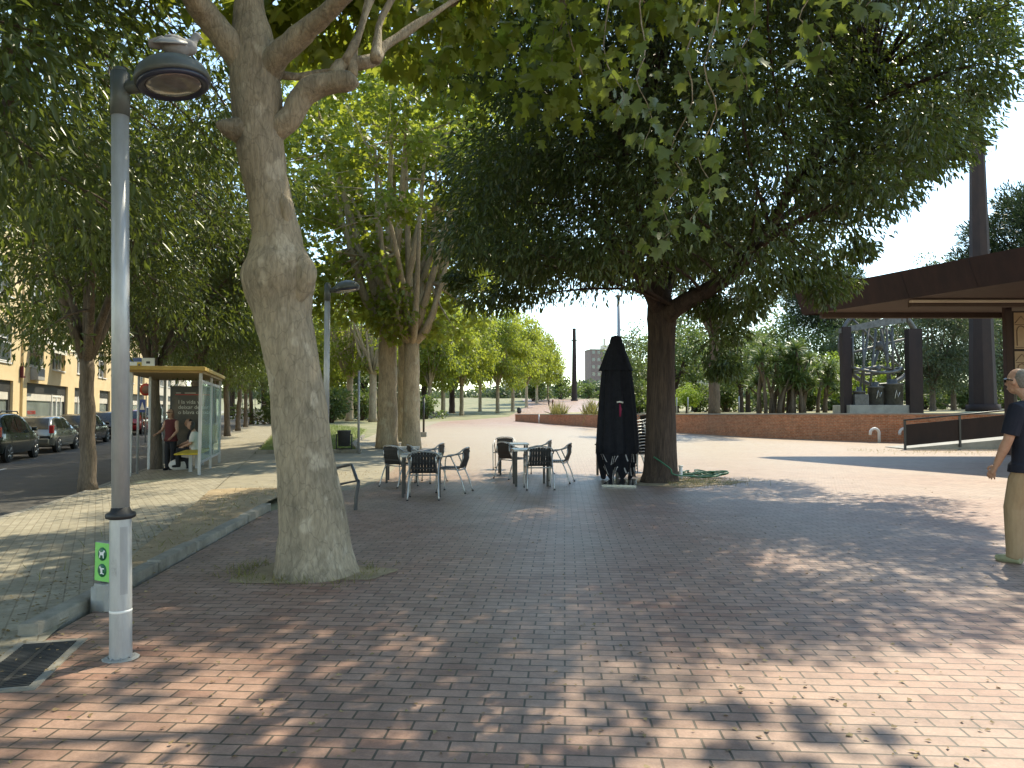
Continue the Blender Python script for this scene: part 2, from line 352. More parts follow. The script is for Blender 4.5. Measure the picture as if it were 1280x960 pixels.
# ------------------------------------------------------------ ground, road, paving
def sheet(name, rows, mat, kind='structure', dz=0.0, f=None):      # rows: lists of (x, y) of equal length
    f = f or zg; n = len(rows[0]); mb = MB()
    for r in rows:
        for x, y in r: mb.v.append((x, y, f(x, y) + dz))
    for i in range(len(rows) - 1):
        for k in range(n - 1):
            a = i * n + k; mb.f.append((a, a + 1, a + n + 1, a + n)); mb.sm.append(True)
    me = mb.mesh(name, False)
    bm = bmesh.new(); bm.from_mesh(me)
    bmesh.ops.recalc_face_normals(bm, faces=bm.faces[:])
    if sum(q.normal.z for q in bm.faces) < 0: bmesh.ops.reverse_faces(bm, faces=bm.faces[:])
    bm.to_mesh(me); bm.free()
    o = link(name, me, mat); o['kind'] = kind; return o
def lin(a, b, n): return [a + (b - a) * i / (n - 1) for i in range(n)]
def pw(y, pts):
    for (a, va), (b, vb) in zip(pts, pts[1:]):
        if y <= b: return va + (vb - va) * (y - a) / (b - a)
    return pts[-1][1]
YS = [-60, -30, -12, -6, -3, 0, 2, 4, 4.8, 6, 8, 9, 10.6, 12, 13, 14, 16, 18, 20, 22, 24, 25, 26, 28, 31, 34, 38, 42, 46, 50, 55, 60, 70, 80, 95, 110, 130, 150, 170, 186, 205, 226, 250, 275, 300, 500, 900, 2500]
TS = [-2500, -900, -400, -200, -100, -60, -40, -25, -15, -8, -4, -2, -1, 0, .8, 1.2, 1.6, 2.2, 3, 3.6, 4, 4.12, 11.75, 11.9, 13.9, 14.1, 30, 80, 200, 600, 2500]
sheet('ground', [[(xt(t, y), y) for t in TS] for y in YS], M['terrain'], dz=0, f=lambda x, y: zg(x, y) - .03 - .2 * (4.05 < T(x, y) < 11.8))
YR = [y for y in YS if -60 <= y <= 226]
LX = [(-60, 16), (4.8, None)]
def plaza_left(y):
    if y < 4.8: return xt(1.5, y)
    return pw(y, [(4.8, -2.93), (10.6, -3.45), (13, -3.2), (14.5, -2.6), (24, -3.4), (30, -4.6), (46, -6), (70, -6.6), (88, -.6), (110, 0), (150, 2), (186, 4), (226, 3)])
sheet('plaza_paving', [[(plaza_left(y) + (pw(y, [(-60, 46), (60, 46), (110, 30), (226, 20)])) * k / 20, y) for k in range(21)] for y in YR if y <= 226], M['plaza'], dz=.004)
sheet('sidewalk', [[(xt(t, y), y) for t in (4.13, 3.6, 2.8, 2.1, 1.5)] for y in YR if y <= 110], M['sidewalk'], dz=.012)
sheet('road', [[(xt(t, y), y) for t in (11.8, 9.5, 7, 5.5, 4.26)] for y in YR if y <= 150], M['asphalt'], dz=-.11)
sheet('far_sidewalk', [[(xt(t, y), y) for t in (14.05, 13, 11.95)] for y in YR if y <= 150], M['sidewalk'], dz=.006)
def kerb(name, t0, t1):
    mb = MB(); ys = [y for y in YR if y <= 110]; pr = []
    for y in ys:
        x0, x1 = xt(t0, y), xt(t1, y); z = zg(x0, y)
        pr.append([(x0, y, z - .25), (x0, y, z + .008), (x0 + (x1 - x0) * .15, y, z + .02), (x1 - (x1 - x0) * .15, y, z + .02), (x1, y, z + .008), (x1, y, z - .25)])
    for p in pr: mb.v += p
    for i in range(len(pr) - 1):
        for k in range(5): a = i * 6 + k; mb.f.append((a, a + 1, a + 7, a + 6)); mb.sm.append(False)
    o = mb.build(name, M['kerb']); o['kind'] = 'structure'
kerb('road_kerb', 4.13, 4.27); kerb('far_road_kerb', 11.8, 11.95)
# white parking line
sheet('parking_line', [[(xt(t, y), y) for t in (8.72, 8.62)] for y in (19.4, 20.5, 21.6, 22.9)], M['white'], dz=-.105)
sheet('parking_line', [[(xt(t, y), y) for t in (8.72, 8.62)] for y in (12, 14, 16, 17.6)], M['white'], dz=-.105)
# dirt wedge between sidewalk and plaza, with its kerb stones
def strip_right(y): return pw(y, [(4.8, -3.02), (10.6, -3.62), (11.6, -3.75), (13.4, -3.5)])
ysw = lin(5.0, 13.3, 18)
sheet('planting_strip', [[(xt(1.5, y) + (strip_right(y) - xt(1.5, y)) * k / 5, y) for k in range(6)] for y in ysw], M['soil'], dz=0,
      f=lambda x, y: zg(x, y) + .02 + .05 * smooth(y, 5, 7) + .018 * math.sin(x * 9 + y * 5) * math.sin(y * 4.1 - x * 3))
mb = MB(); rnd = random.Random(4)
y = 4.75
while y < 10.7:
    l = min(.98, 10.9 - y); x0 = pw(y, [(4.75, -2.98), (10.9, -3.50)]); x1 = pw(y + l, [(4.75, -2.98), (10.9, -3.50)])
    a = math.atan2(x1 - x0, l); z = rnd.uniform(-.008, .01)
    mb.bbox(-.13, 0, 0, l - .012, -.1, .09 + z, .018, Matrix.Translation((x0 + rnd.uniform(-.012, .012), y, zg(x0, y))) @ Matrix.Rotation(-a + rnd.uniform(-.012, .012), 4, 'Z')); y += l
o = mb.build('kerb_stones', M['kerb']); o['kind'] = 'structure'
# sandy crossing from the sidewalk to the plaza, and the sandy area further on
sheet('crossing_path', [[(xt(1.5, y) + (plaza_left(y) + .3 - xt(1.5, y)) * k / 6, y) for k in range(7)] for y in (13.1, 14, 16, 18, 20, 22, 24, 25.2)], M['path'], dz=.001)
sheet('sandy_path', [[(-6.2 - (y - 25) * .085 + (plaza_left(y) + .3 + 6.2 + (y - 25) * .085) * k / 4, y) for k in range(5)] for y in (25, 26, 28, 31, 34, 38, 42, 46, 50, 55, 60, 70)], M['path'], dz=-.006)
# lawn triangle with its edge
def lawn_l(y): return xt(1.42, y)
def lawn_r(y): return pw(y, [(25.4, -5.2), (30, -6.4), (38, -7.6), (48, -9.3)])
def zl(x, y): return zg(x, y) + .03 + .3 * math.sin(math.pi * min(1, max(0, (x - lawn_l(y)) / max(.1, lawn_r(y) - lawn_l(y))))) * smooth(y, 25.4, 30)
sheet('lawn_ground', [[(lawn_l(y) + (lawn_r(y) - lawn_l(y)) * k / 8, y) for k in range(9)] for y in lin(25.4, 48, 14)], M['lawnbase'], f=zl)
mb = MB()
for (xa, ya, xb, yb, n) in ((xt(1.42, 25.3), 25.3, -5.1, 25.3, 5), (-5.1, 25.3, lawn_r(30) + .1, 30, 5), (lawn_r(30) + .1, 30, lawn_r(38) + .1, 38, 7)):
    for i in range(n):
        p = Vector((xa + (xb - xa) * i / n, ya + (yb - ya) * i / n)); q = Vector((xa + (xb - xa) * (i + 1) / n, ya + (yb - ya) * (i + 1) / n)); d = q - p
        mb.bbox(0, d.length - .02, 0, .14, -.1, .13, .015, Matrix.Translation((p.x, p.y, zg(p.x, p.y))) @ Matrix.Rotation(math.atan2(d.y, d.x), 4, 'Z'))
o = mb.build('lawn_kerb', M['kerb']); o['kind'] = 'structure'
# raised park behind the brick wall
WALL = [gp(px, py) for px, py in ((644, 526.6), (700, 531), (749, 534.6), (841, 540.5), (942, 546.6), (1060, 551.5), (1129, 553.6))]
WALL = [(p.x, p.y) for p in WALL] + [(20.5, 30.2), (26, 28.6), (40, 26)]
WALL = [(p.x, p.y) for p in spline([(x, y, 0) for x, y in WALL], 5)]
def wtop(y): return pw(y, [(0, 1.37), (32, 1.36), (70, 1.20)])
DV = [0, .3, 1, 2, 4, 7, 11, 16, 24, 36, 60, 100, 160, 230]
def zp(x, y):
    d = 1e9
    for wx, wy in WALL[::4]: d = min(d, math.hypot(x - wx, y - wy))
    return max(wtop(y) - .02 + .014 * max(0, d - 3), rise(y) + .02 if y > 75 else 0)
rows = []
for x, y in WALL: rows.append([(x + .38 * v, y + .925 * v) for v in DV])
def zpark(x, y): return zp(x, y)
sheet('park_ground', rows, M['park'], f=zpark)
# ------------------------------------------------------------ brick retaining wall with pale coping
root = empty('brick_wall', (WALL[0][0], WALL[0][1], 0), 0, 'long low curved orange brick wall holding up the raised park', 'wall')
def ribbon(pts, off0, off1, z0f, z1f, cap=True):
    mb = MB(); n = len(pts)
    for i, (x, y) in enumerate(pts):
        a = Vector(pts[max(0, i - 1)]); b = Vector(pts[min(n - 1, i + 1)]); d = (b - a).normalized(); nn = Vector((-d.y, d.x))
        for o_, zf in ((off0, z0f), (off0, z1f), (off1, z1f), (off1, z0f)):
            q = Vector((x, y)) + nn * o_; mb.v.append((q.x - WALL[0][0], q.y - WALL[0][1], zf(x, y)))
    for i in range(n - 1):
        for k in range(4): a = i * 4; mb.f.append((a + k, a + (k + 1) % 4, a + 4 + (k + 1) % 4, a + 4 + k)); mb.sm.append(False)
    mb.f += [(0, 1, 2, 3), tuple(range((n - 1) * 4, n * 4))[::-1]]; mb.sm += [False] * 2
    return mb
ribbon(WALL, 0, .3, lambda x, y: zg(x, y) - .3, lambda x, y: wtop(y) - .05).build('brick_face', M['brickwall'], root)
ribbon(WALL, -.03, .34, lambda x, y: wtop(y) - .047, lambda x, y: wtop(y) + .015).build('coping', M['concrete'], root)
ret = [(WALL[0][0] + .05, WALL[0][1] + .3), (WALL[0][0] + 1.0, WALL[0][1] + 3), (WALL[0][0] + 5, WALL[0][1] + 14)]
ribbon(ret, 0, -.3, lambda x, y: zg(x, y) - .3, lambda x, y: wtop(y) - .05).build('return_wall', M['brickwall'], root)

# ------------------------------------------------------------ leaves and trees
LANCE = (np.array([(0, 0, 0), (.3, .15, .05), (.68, .12, .02), (1, 0, -.10), (.68, -.12, .02), (.3, -.15, .05)]), [(0, 1, 2, 3), (0, 3, 4, 5)])
WIDE = (np.array([(0, 0, 0), (.35, .33, .06), (1, 0, -.1), (.35, -.33, .06)]), [(0, 1, 2), (0, 2, 3)])
_h = [(0, 0), (-.06, .28), (.12, .58), (.30, .34), (.66, .52), (.60, .20), (1, 0)]
PALM = (np.array([(x, y, .06 * abs(y) * 2 - .12 * x * x) for x, y in _h] + [(x, -y, .06 * abs(y) * 2 - .12 * x * x) for x, y in _h[1:-1]]), [(0, 1, 2, 3, 4, 5, 6), (0, 6, 11, 10, 9, 8, 7)])
NEEDLE = (np.array([(0, 0, 0), (.5, .09, 0), (1, 0, .05), (.5, -.09, 0)]), [(0, 1, 2, 3)])
SWORD = (np.array([(0, .04, 0), (0, -.04, 0), (.55, -.05, .05), (.55, .05, .05), (1, 0, -.14)]), [(0, 1, 2, 3), (3, 2, 4)])
BLADE = (np.array([(0, .035, 0), (0, -.035, 0), (.6, .025, .05), (.6, -.025, .05), (1, 0, .2)]), [(0, 1, 3, 2), (2, 3, 4)])
def leafmesh(name, pos, axis, nrm, size, tpl, mat):
    V0, faces = tpl; n = len(pos); k = len(V0)
    ax = axis / np.linalg.norm(axis, axis=1, keepdims=True)
    sd_ = np.cross(nrm, ax); sd_ /= np.linalg.norm(sd_, axis=1, keepdims=True) + 1e-9
    nz = np.cross(ax, sd_); s = size.reshape(-1, 1, 1)
    V = pos[:, None, :] + s * (V0[None, :, 0:1] * ax[:, None, :] + V0[None, :, 1:2] * sd_[:, None, :] + V0[None, :, 2:3] * nz[:, None, :])
    me = bpy.data.meshes.new(name); me.vertices.add(n * k); me.vertices.foreach_set('co', V.astype(np.float32).ravel())
    loops = np.concatenate([np.array(f) for f in faces]); tot = np.array([len(f) for f in faces]); nl = len(loops); nf = len(faces)
    li = (loops[None, :] + (np.arange(n) * k)[:, None]).ravel().astype(np.int32)
    st = (np.concatenate([[0], np.cumsum(tot)[:-1]])[None, :] + (np.arange(n) * nl)[:, None]).ravel().astype(np.int32)
    me.loops.add(n * nl); me.loops.foreach_set('vertex_index', li)
    me.polygons.add(n * nf); me.polygons.foreach_set('loop_start', st); me.polygons.foreach_set('loop_total', np.tile(tot, n).astype(np.int32))
    me.update(calc_edges=True); me.materials.append(mat); return me
def crown(name, clumps, per, size, tpl, mat, seed, droop=.5, spread=1.0, updir=.8):
    g = np.random.default_rng(seed); pos = []; ax = []; ctr = np.mean([np.array(c) for c, r in clumps], axis=0)
    for c, r in clumps:
        n = max(3, int(per * g.uniform(.7, 1.3))); d = g.normal(size=(n, 3)); d /= np.linalg.norm(d, axis=1, keepdims=True)
        rr = (g.random(n) ** .42)[:, None] * np.array(r if hasattr(r, '__len__') else (r, r, r * .75))
        p = np.array(c) + d * rr; pos.append(p)
        out = (np.array(c) - ctr); out = out / (np.linalg.norm(out) + 1e-6)
        ax.append(d * .8 * spread + out * .5 + g.normal(size=(n, 3)) * .55 + np.array([0, 0, -droop]))
    pos = np.concatenate(pos); ax = np.concatenate(ax); n = len(pos)
    nr = g.normal(size=(n, 3)) * .6 + np.array([0, 0, updir]); sz = size * g.uniform(.6, 1.25, n)
    return leafmesh(name, pos, ax, nr, sz, tpl, mat)
def ellip(rng, c, r, n, rmin=.5, zmin=-1.0, zmax=1.0):
    out = []
    while len(out) < n:
        d = Vector((rng.gauss(0, 1), rng.gauss(0, 1), rng.gauss(0, 1))).normalized()
        if not zmin <= d.z <= zmax: continue
        k = rmin + (1 - rmin) * rng.random() ** .6
        out.append(Vector((c[0] + d.x * r[0] * k, c[1] + d.y * r[1] * k, c[2] + d.z * r[2] * k)))
    return out
def limbs_to(mb, rng, fork, targets, clumps, r0, seg=7, kids=True, wob=.25, up=.5):
    paths = []
    for t in targets:
        t = Vector(t); mid = fork.lerp(t, .5) + Vector((rng.uniform(-wob, wob), rng.uniform(-wob, wob), rng.uniform(0, wob) + up * .3)) 
        pts = bez(fork - Vector((0, 0, .12)), mid, t, 8)
        mb.tube(pts, [r0 * (1 - .82 * i / 7) for i in range(8)], seg); paths.append(pts)
    if kids:
        for c, r in clumps:
            c = Vector(c); best = min(((p - c).length * (1 + .08 * abs(i - 5)), k, i) for k, pp in enumerate(paths) for i, p in enumerate(pp) if i >= 2)
            p0 = paths[best[1]][best[2]]; rr = r0 * (1 - .82 * best[2] / 7) * .5
            mid = p0.lerp(c, .5) + Vector((rng.uniform(-.3, .3), rng.uniform(-.3, .3), rng.uniform(.0, .4)))
            mb.tube(bez(p0, mid, c, 5), [max(.012, rr * (1 - .8 * i / 4)) for i in range(5)], 5)
    return paths
def roughen(me, amp, sc, seed=0):                                 # lumps in bark
    from mathutils import noise as mn
    for v in me.vertices:
        n = v.normal; q = Vector((v.co.x * sc, v.co.y * sc, v.co.z * sc * .6)) + Vector((seed, 0, 0)); v.co += n * (amp * mn.noise(q) + amp * .5 * mn.noise(q * 2.7))
    me.update()
def tree(name, label, loc, fork, r0, cc, cr, ncl, clr, per, size, tpl, bark, leaf, seed, group=None, lean=(0, 0), nl=7, rmin=.45, zmin=-1.0, droop=.5, cat='tree', flare=1.5, rz=0, extra=None, drop=0, limb_r=.5):
    rng = random.Random(seed); root = empty(name, loc, rz, label, cat, group)
    mb = MB(); top = Vector((lean[0], lean[1], fork)); n = 12
    pts = [Vector((lean[0] * (i / (n - 1)) ** 1.3 + .02 * math.sin(i * 1.7 + seed), lean[1] * (i / (n - 1)) ** 1.3, -.06 + (fork + .06) * i / (n - 1))) for i in range(n)]
    mb.tube(pts, [r0 * (1 + (flare - 1) * math.exp(-i * 1.1) - .16 * i / (n - 1)) for i in range(n)], 14)
    cl = [(p, clr * rng.uniform(.75, 1.25)) for p in ellip(rng, cc, cr, ncl, rmin, zmin)]
    tg = [Vector((cc[0] + cr[0] * .55 * math.cos(a), cc[1] + cr[1] * .55 * math.sin(a), cc[2] + cr[2] * rng.uniform(-.2, .55))) for a in [2 * math.pi * i / nl + rng.uniform(-.3, .3) for i in range(nl)]]
    tg.append(Vector((cc[0], cc[1], cc[2] + cr[2] * .75)))
    limbs_to(mb, rng, top, tg, cl, r0 * limb_r)
    if extra: extra(mb, cl)
    me = mb.mesh('trunk'); link('trunk', me, bark, root)
    cl = [(p - Vector((0, 0, drop * rng.random())), r) for p, r in cl]
    link('crown', crown('crown', cl, per, size, tpl, leaf, seed, droop), None, root)
    return root
def another(src, label, loc, rz, sc=1.0, group=None, sz=None):
    c = copy_tree(src); c.location = loc; c.rotation_euler = (0, 0, rz); c.scale = (sc, sc, sz or sc)
    c['label'] = label
    if group: c['group'] = group
    elif 'group' in c: del c['group']
    return c

# --- the big mottled plane tree by the lamp post
YA = 6.62; base = gp(388, 716); base.z = 0
prof = [(396, 724, 58), (395, 708, 52), (394, 690, 47), (393, 660, 42), (387, 620, 38), (382, 580, 35.5), (376, 530, 34), (370, 480, 32.5), (361, 430, 33), (354, 400, 34.5),
        (351, 380, 37.5), (349, 362, 43), (348, 346, 45), (348, 330, 42), (346, 312, 34), (345, 295, 30), (343, 281, 29), (336, 240, 27), (331, 219, 27), (326, 187, 29), (322, 150, 30), (321, 125, 30.5),
        (317, 85, 31), (315, 50, 27), (312, 20, 20), (311, -10, 17), (310, -60, 15), (308, -150, 13), (312, -260, 10)]
rA = empty('plane_tree', base, 0, 'massive mottled plane tree leaning beside the grey lamp post in front', 'tree')
mb = MB(); pts = [P(a, b_, YA) - base for a, b_, h in prof]; rad = [h / F * YA * 1.0 for a, b_, h in prof]
pts[0].z = -.08
sp = spline(pts, 3); rr = []
for i in range(len(rad) - 1): rr += [rad[i] + (rad[i + 1] - rad[i]) * j / 3 for j in range(3)]
rr.append(rad[-1]); mb.tube(sp, rr, 40)
def A(px, py, Y=YA): return P(px, py, Y) - base
mb.tube(spline([A(322, 100), A(287, 55, 6.5), A(262, 24, 6.4), A(240, -4, 6.2), A(205, -60, 5.9), A(150, -150, 5.6), A(90, -240, 5.2)], 4), [.17, .155, .145, .14, .135, .13, .12, .12, .11, .11, .10, .10, .09, .085, .08, .075, .07, .065, .06, .05, .045, .04, .035, .03, .03], 16)
mb.tube(spline([A(330, 95), A(348, 68, 6.5), A(380, 41, 6.4), A(415, 9, 6.2), A(460, -40, 6.0), A(530, -120, 5.8), A(620, -210, 5.5)], 4), [.15, .13, .12, .115, .11, .105, .10, .10, .095, .09, .09, .085, .08, .075, .07, .065, .06, .055, .05, .045, .04, .035, .03, .03, .03], 16)
mb.tube(spline([A(338, 165), A(362, 148, 6.6), A(376, 124, 6.6), A(392, 110, 6.6), A(415, 103, 6.6), A(434, 101, 6.6), A(441, 95, 6.6)], 4), [.13, .12, .115, .11, .105, .1, .1, .1, .1, .1, .105, .11, .11, .105, .10, .10, .10, .10, .10, .10, .10, .095, .09, .08, .05], 14)
mb.tube(spline([A(418, 98), A(425, 82, 6.7), A(448, 79, 6.8), A(470, 74, 6.9), A(480, 58, 7), A(508, 40, 7.2), A(559, 6, 7.5), A(640, -50, 8), A(740, -130, 8.5)], 3), [.085, .075, .07, .065, .062, .06, .058, .056, .054, .052, .05, .048, .046, .044, .042, .04, .038, .036, .034, .032, .03, .028, .026, .024, .022], 10)
for q in ([(440, 95), (442, 60), (455, 20), (470, -40)], [(430, 80), (448, 45), (462, 5), (500, -70)], [(470, 74), (472, 50), (478, 20), (520, -50)], [(345, 93), (372, 96), (395, 92), (425, 86)]):
    n = len(q); mb.tube(spline([A(a, b_, 6.7 + .1 * i) for i, (a, b_) in enumerate(q)], 3), lin(.05, .02, (n - 1) * 3 + 1), 8)
mb.tube([A(322, 165), A(295, 162, 6.5), A(281, 158, 6.45), A(272, 155, 6.42), A(269, 154, 6.4)], [.18, .115, .075, .045, .012], 14)   # stub of a lost limb
mb.tube(spline([A(372, 318, 6.55), A(380, 338, 6.5), A(377, 358, 6.5), A(366, 385, 6.5)], 4), [.02, .06, .085, .10, .11, .11, .11, .105, .10, .085, .07, .05, .02], 14); mb.tube(spline([A(325, 325, 6.6), A(318, 345, 6.58), A(322, 368, 6.58), A(332, 400, 6.6)], 4), [.02, .05, .08, .09, .10, .11, .11, .105, .10, .085, .07, .05, .02], 14); mb.tube(spline([A(352, 240, 6.5), A(358, 262, 6.5), A(352, 290, 6.5)], 4), [.01, .03, .05, .06, .06, .055, .04, .03, .01], 10)
rng = random.Random(11)
clA = [(p, rng.uniform(.6, 1.0)) for p in ellip(rng, (1.6, 2.2, 8.3), (5.6, 5.2, 2.8), 74, .4)]
clA += [(A(*q), .5) for q in ((330, 15, 8.2), (380, -10, 8), (430, 20, 8.4), (470, -5, 8), (520, 25, 9), (560, 10, 9), (600, -20, 9), (490, 60, 9.5), (540, 80, 10), (400, 60, 8.8), (345, 20, 8), (600, 40, 10))]
limbs_to(mb, rng, A(311, -40), [(2.5, 3, 8.5), (-2, 1, 8), (1, -2, 8.5), (4.5, 1.5, 7.8), (1.5, 5.5, 8.2), (-.5, 3, 9.5), (4, 5, 8)], clA, .13, 8, True, .5)
me = mb.mesh('trunk'); roughen(me, .018, 3.2); roughen(me, .007, 12, 5)
link('trunk', me, M['planebark'], rA)
link('crown', crown('crown', clA, 86, .19, PALM, M['planeleaf'], 21, .55), None, rA)

# --- overhanging plane tree beside the camera: its drooping twigs come into the picture
rH = empty('plane_tree', (4.4, -2.2, 0), 0, 'overhanging plane tree with drooping twigs of big lobed leaves at the top', 'tree')
hb = Vector((4.4, -2.2, 0)); mb = MB()
mb.tube([(0, 0, -.1), (0, 0, .5), (.03, .05, 2), (.05, .1, 4), (0, .2, 5)], [.42, .34, .30, .28, .26], 16)
twigs = [[(905, -160, 5.2), (880, -40, 5.35), (868, 60, 5.4), (852, 150, 5.45), (846, 215, 5.5), (838, 262, 5.5), (828, 300, 5.5)], [(905, -160, 5.2), (893, -30, 5.3), (890, 80, 5.3), (884, 160, 5.4), (880, 225, 5.4), (866, 290, 5.4)],
         [(860, -150, 5.6), (812, -20, 5.7), (800, 70, 5.7), (806, 130, 5.7), (812, 190, 5.7)], [(1010, -160, 5.0), (1006, -40, 5.0), (1010, 20, 5.0), (1018, 70, 5.0)], [(1100, -160, 4.9), (1095, -50, 4.9), (1088, 5, 4.9)],
         [(1140, -160, 5.1), (1130, -60, 5.1), (1118, 0, 5.1)], [(960, -150, 5.3), (945, -20, 5.4), (930, 60, 5.4), (925, 115, 5.4)], [(760, -140, 6), (755, 0, 6), (770, 100, 6), (776, 150, 6)]]
clH = []
H = lambda q: P(*q) - hb
hub = Vector((-1.2, 5.2, 6.2)); mb.tube(bez((0, .1, 4.6), (-.3, 2.6, 6.2), hub, 8), lin(.17, .06, 8), 10)
for tw in twigs:
    pp = [H(q) for q in tw]; mb.tube(bez(hub, hub.lerp(pp[0], .5) + Vector((0, 0, .2)), pp[0], 5), lin(.035, .02, 5), 6)
    pl = spline(pp, 4); mb.tube([p + Vector((.05 * math.sin(k * 1.1 + hash(tw[0][0]) % 7), .05 * math.cos(k * .9), 0)) for k, p in enumerate(pl)], lin(.008, .002, len(pl)), 5)
    for i, p in enumerate(pl):
        if i > len(pl) * .35: clH.append((p, .17))
        elif i > 1: clH.append((p, .24))
rng = random.Random(31); up = [(p, rng.uniform(.6, .9)) for p in ellip(rng, (0, 1.2, 7.6), (4.2, 3.6, 2.2), 34, .4)]
limbs_to(mb, rng, Vector((0, .2, 4.9)), [(2.5, 1, 7.5), (-2.5, 0, 7.6), (0, 3, 8), (0, -1.5, 8.2), (1.8, 3, 7)], up, .14)
link('trunk', mb.mesh('trunk'), M['planebark'], rH)
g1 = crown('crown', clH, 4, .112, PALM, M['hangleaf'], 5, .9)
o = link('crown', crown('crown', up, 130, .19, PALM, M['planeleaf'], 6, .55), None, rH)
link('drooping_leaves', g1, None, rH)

# --- the dark dense tree with the hose at its foot
bE = gp(825, 603); bE.z = 0
rE = empty('dark_tree', bE, 0, 'big dense dark leaved tree with a hose coiled at its foot', 'tree')
mb = MB(); YE = bE.y
E = lambda px, py, Y=YE: P(px, py, Y) - bE
pr = [(825, 606, 29), (825, 600, 24), (825.5, 590, 21.5), (826, 560, 19.5), (826, 520, 18.2), (826, 480, 17.3), (826.5, 440, 16.8), (827, 415, 17.2), (827, 398, 18.5), (826, 384, 17), (824, 365, 13), (822, 345, 11), (818, 300, 9.5), (815, 240, 8), (812, 160, 7), (815, 60, 5.5), (820, -60, 4)]
pts = [E(a, b_) for a, b_, h in pr]; pts[0].z = -.08; rad = [h / F * YE for a, b_, h in pr]
sp = spline(pts, 3); rr = []
for i in range(len(rad) - 1): rr += [rad[i] + (rad[i + 1] - rad[i]) * j / 3 for j in range(3)]
mb.tube(sp, rr + [rad[-1]], 28)
b1 = spline([E(829, 402), E(846, 384, 14.7), E(878, 366, 14.3), (E(905, 350, 14)), E(932, 326, 13.8), E(960, 285, 13.8), E(1000, 220, 13.8), E(1040, 160, 14), E(1090, 100, 14.2)], 3)
mb.tube(b1, lin(.20, .04, len(b1)), 14)
for q, r in (([(826, 395), (812, 370, 14.6), (790, 330, 14), (750, 270, 13.4), (700, 200, 13)], .13), ([(826, 395), (835, 360, 15.6), (850, 310, 16.4), (880, 230, 17)], .13), ([(822, 395), (800, 350, 15.8), (740, 280, 16.5), (660, 220, 17)], .12),
             ([(822, 350), (800, 260, 14), (770, 150, 13.4), (745, 60, 13.2)], .09), ([(905, 350, 14), (960, 300, 13), (1010, 270, 12.4), (1060, 250, 12)], .08), ([(960, 285, 13.8), (1010, 250, 15), (1080, 215, 16), (1150, 190, 16.5)], .07)):
    s_ = spline([E(*a) for a in q], 4); mb.tube(s_, lin(r, .03, len(s_)), 10)
rng = random.Random(5); clE = []
cE = Vector((1.35, .3, 8.0))
def okE(p):                                                       # keep the trunk zone and the sky window under the crown clear
    wp = p + bE; px = CX + F * wp.x / wp.y; py = 515 - F * (wp.z - EYE) / wp.y
    low = pw(px, [(540, 330), (575, 395), (640, 400), (690, 345), (730, 345), (790, 340), (860, 345), (905, 375), (960, 345), (1020, 330), (1060, 330), (1090, 270), (1150, 215), (1200, 175), (1240, 120), (1285, 40)])
    return 553 < px < 1285 and py < low
for p in ellip(rng, cE, (6.0, 5.6, 5.4), 540, .33):
    if okE(p): clE.append((p, rng.uniform(.6, 1.0)))
for q in ((575, 360), (600, 380), (625, 385), (650, 370), (590, 330), (640, 340), (670, 345), (700, 325), (740, 340), (770, 350), (900, 395), (912, 425), (895, 450), (905, 470), (880, 385), (935, 395), (950, 370), (985, 355), (1010, 350), (1040, 340), (1055, 365), (1030, 375), (1075, 320), (1120, 255), (1160, 215), (1195, 190), (1230, 120), (1245, 60), (1240, 20)):
    clE.append((E(q[0], q[1] - 10, rng.uniform(13.2, 15.5)), rng.uniform(.32, .5)))
for q in ((600, 290), (630, 250), (660, 300), (690, 270), (720, 300), (750, 310), (610, 220), (650, 190), (700, 220), (740, 250), (780, 290), (670, 330), (590, 260), (720, 190), (770, 220), (640, 310), (575, 300), (800, 330)): clE.append((E(q[0], q[1], rng.uniform(11.6, 13.4)), rng.uniform(.5, .75)))
b2 = [b1[i] for i in range(0, len(b1), 3)] + sp[30:45:3]
for c, r in clE[::2]:
    c = Vector(c); p0 = min(b2, key=lambda p: (p - c).length); mid = p0.lerp(c, .5) + Vector((rng.uniform(-.4, .4), rng.uniform(-.4, .4), .3))
    mb.tube(bez(p0, mid, c, 5), lin(.035, .01, 5), 5)
me = mb.mesh('trunk'); link('trunk', me, M['darkbark'], rE)
link('crown', crown('crown', clE, 340, .145, LANCE, M['darkleaf'], 8, .75), None, rE)
print('E clumps', len(clE))

# --- street trees in a row along the kerb
tree_t = 3.92
def street(y): x = xt(tree_t, y); return Vector((x, y, zg(x, y)))
sB = gp(110, 613)
S0 = tree('street_tree', 'glossy dark street tree on the kerb between lamp post and parked cars', sB, 2.75, .16, (.2, .2, 6.55), (4.2, 4.2, 3.8), 165, .85, 260, .145, LANCE, M['streetbark'], M['streetleaf'], 3,
          'street trees in a row along the kerb', lean=(-.12, .05), nl=6, rmin=.3, droop=.6, flare=1.35, limb_r=.62)
names = {21.3: 'street tree just behind the ad panel of the bus shelter', 28.2: 'second street tree past the bus shelter', 35.1: 'third street tree past the bus shelter', 42.0: 'fourth street tree past the bus shelter',
         49: 'fifth street tree past the bus shelter', 56: 'sixth street tree past the bus shelter', 63: 'seventh and most distant street tree past the bus shelter', 7.6: 'street tree whose overhanging branches fill the top left corner', .6: 'street tree behind the viewer on the kerb'}
for i, (yy, lb) in enumerate(names.items()):
    another(S0, lb, street(yy), 1.3 + 2.1 * i, 1.0 + .06 * math.sin(i * 2.3), 'street trees in a row along the kerb')

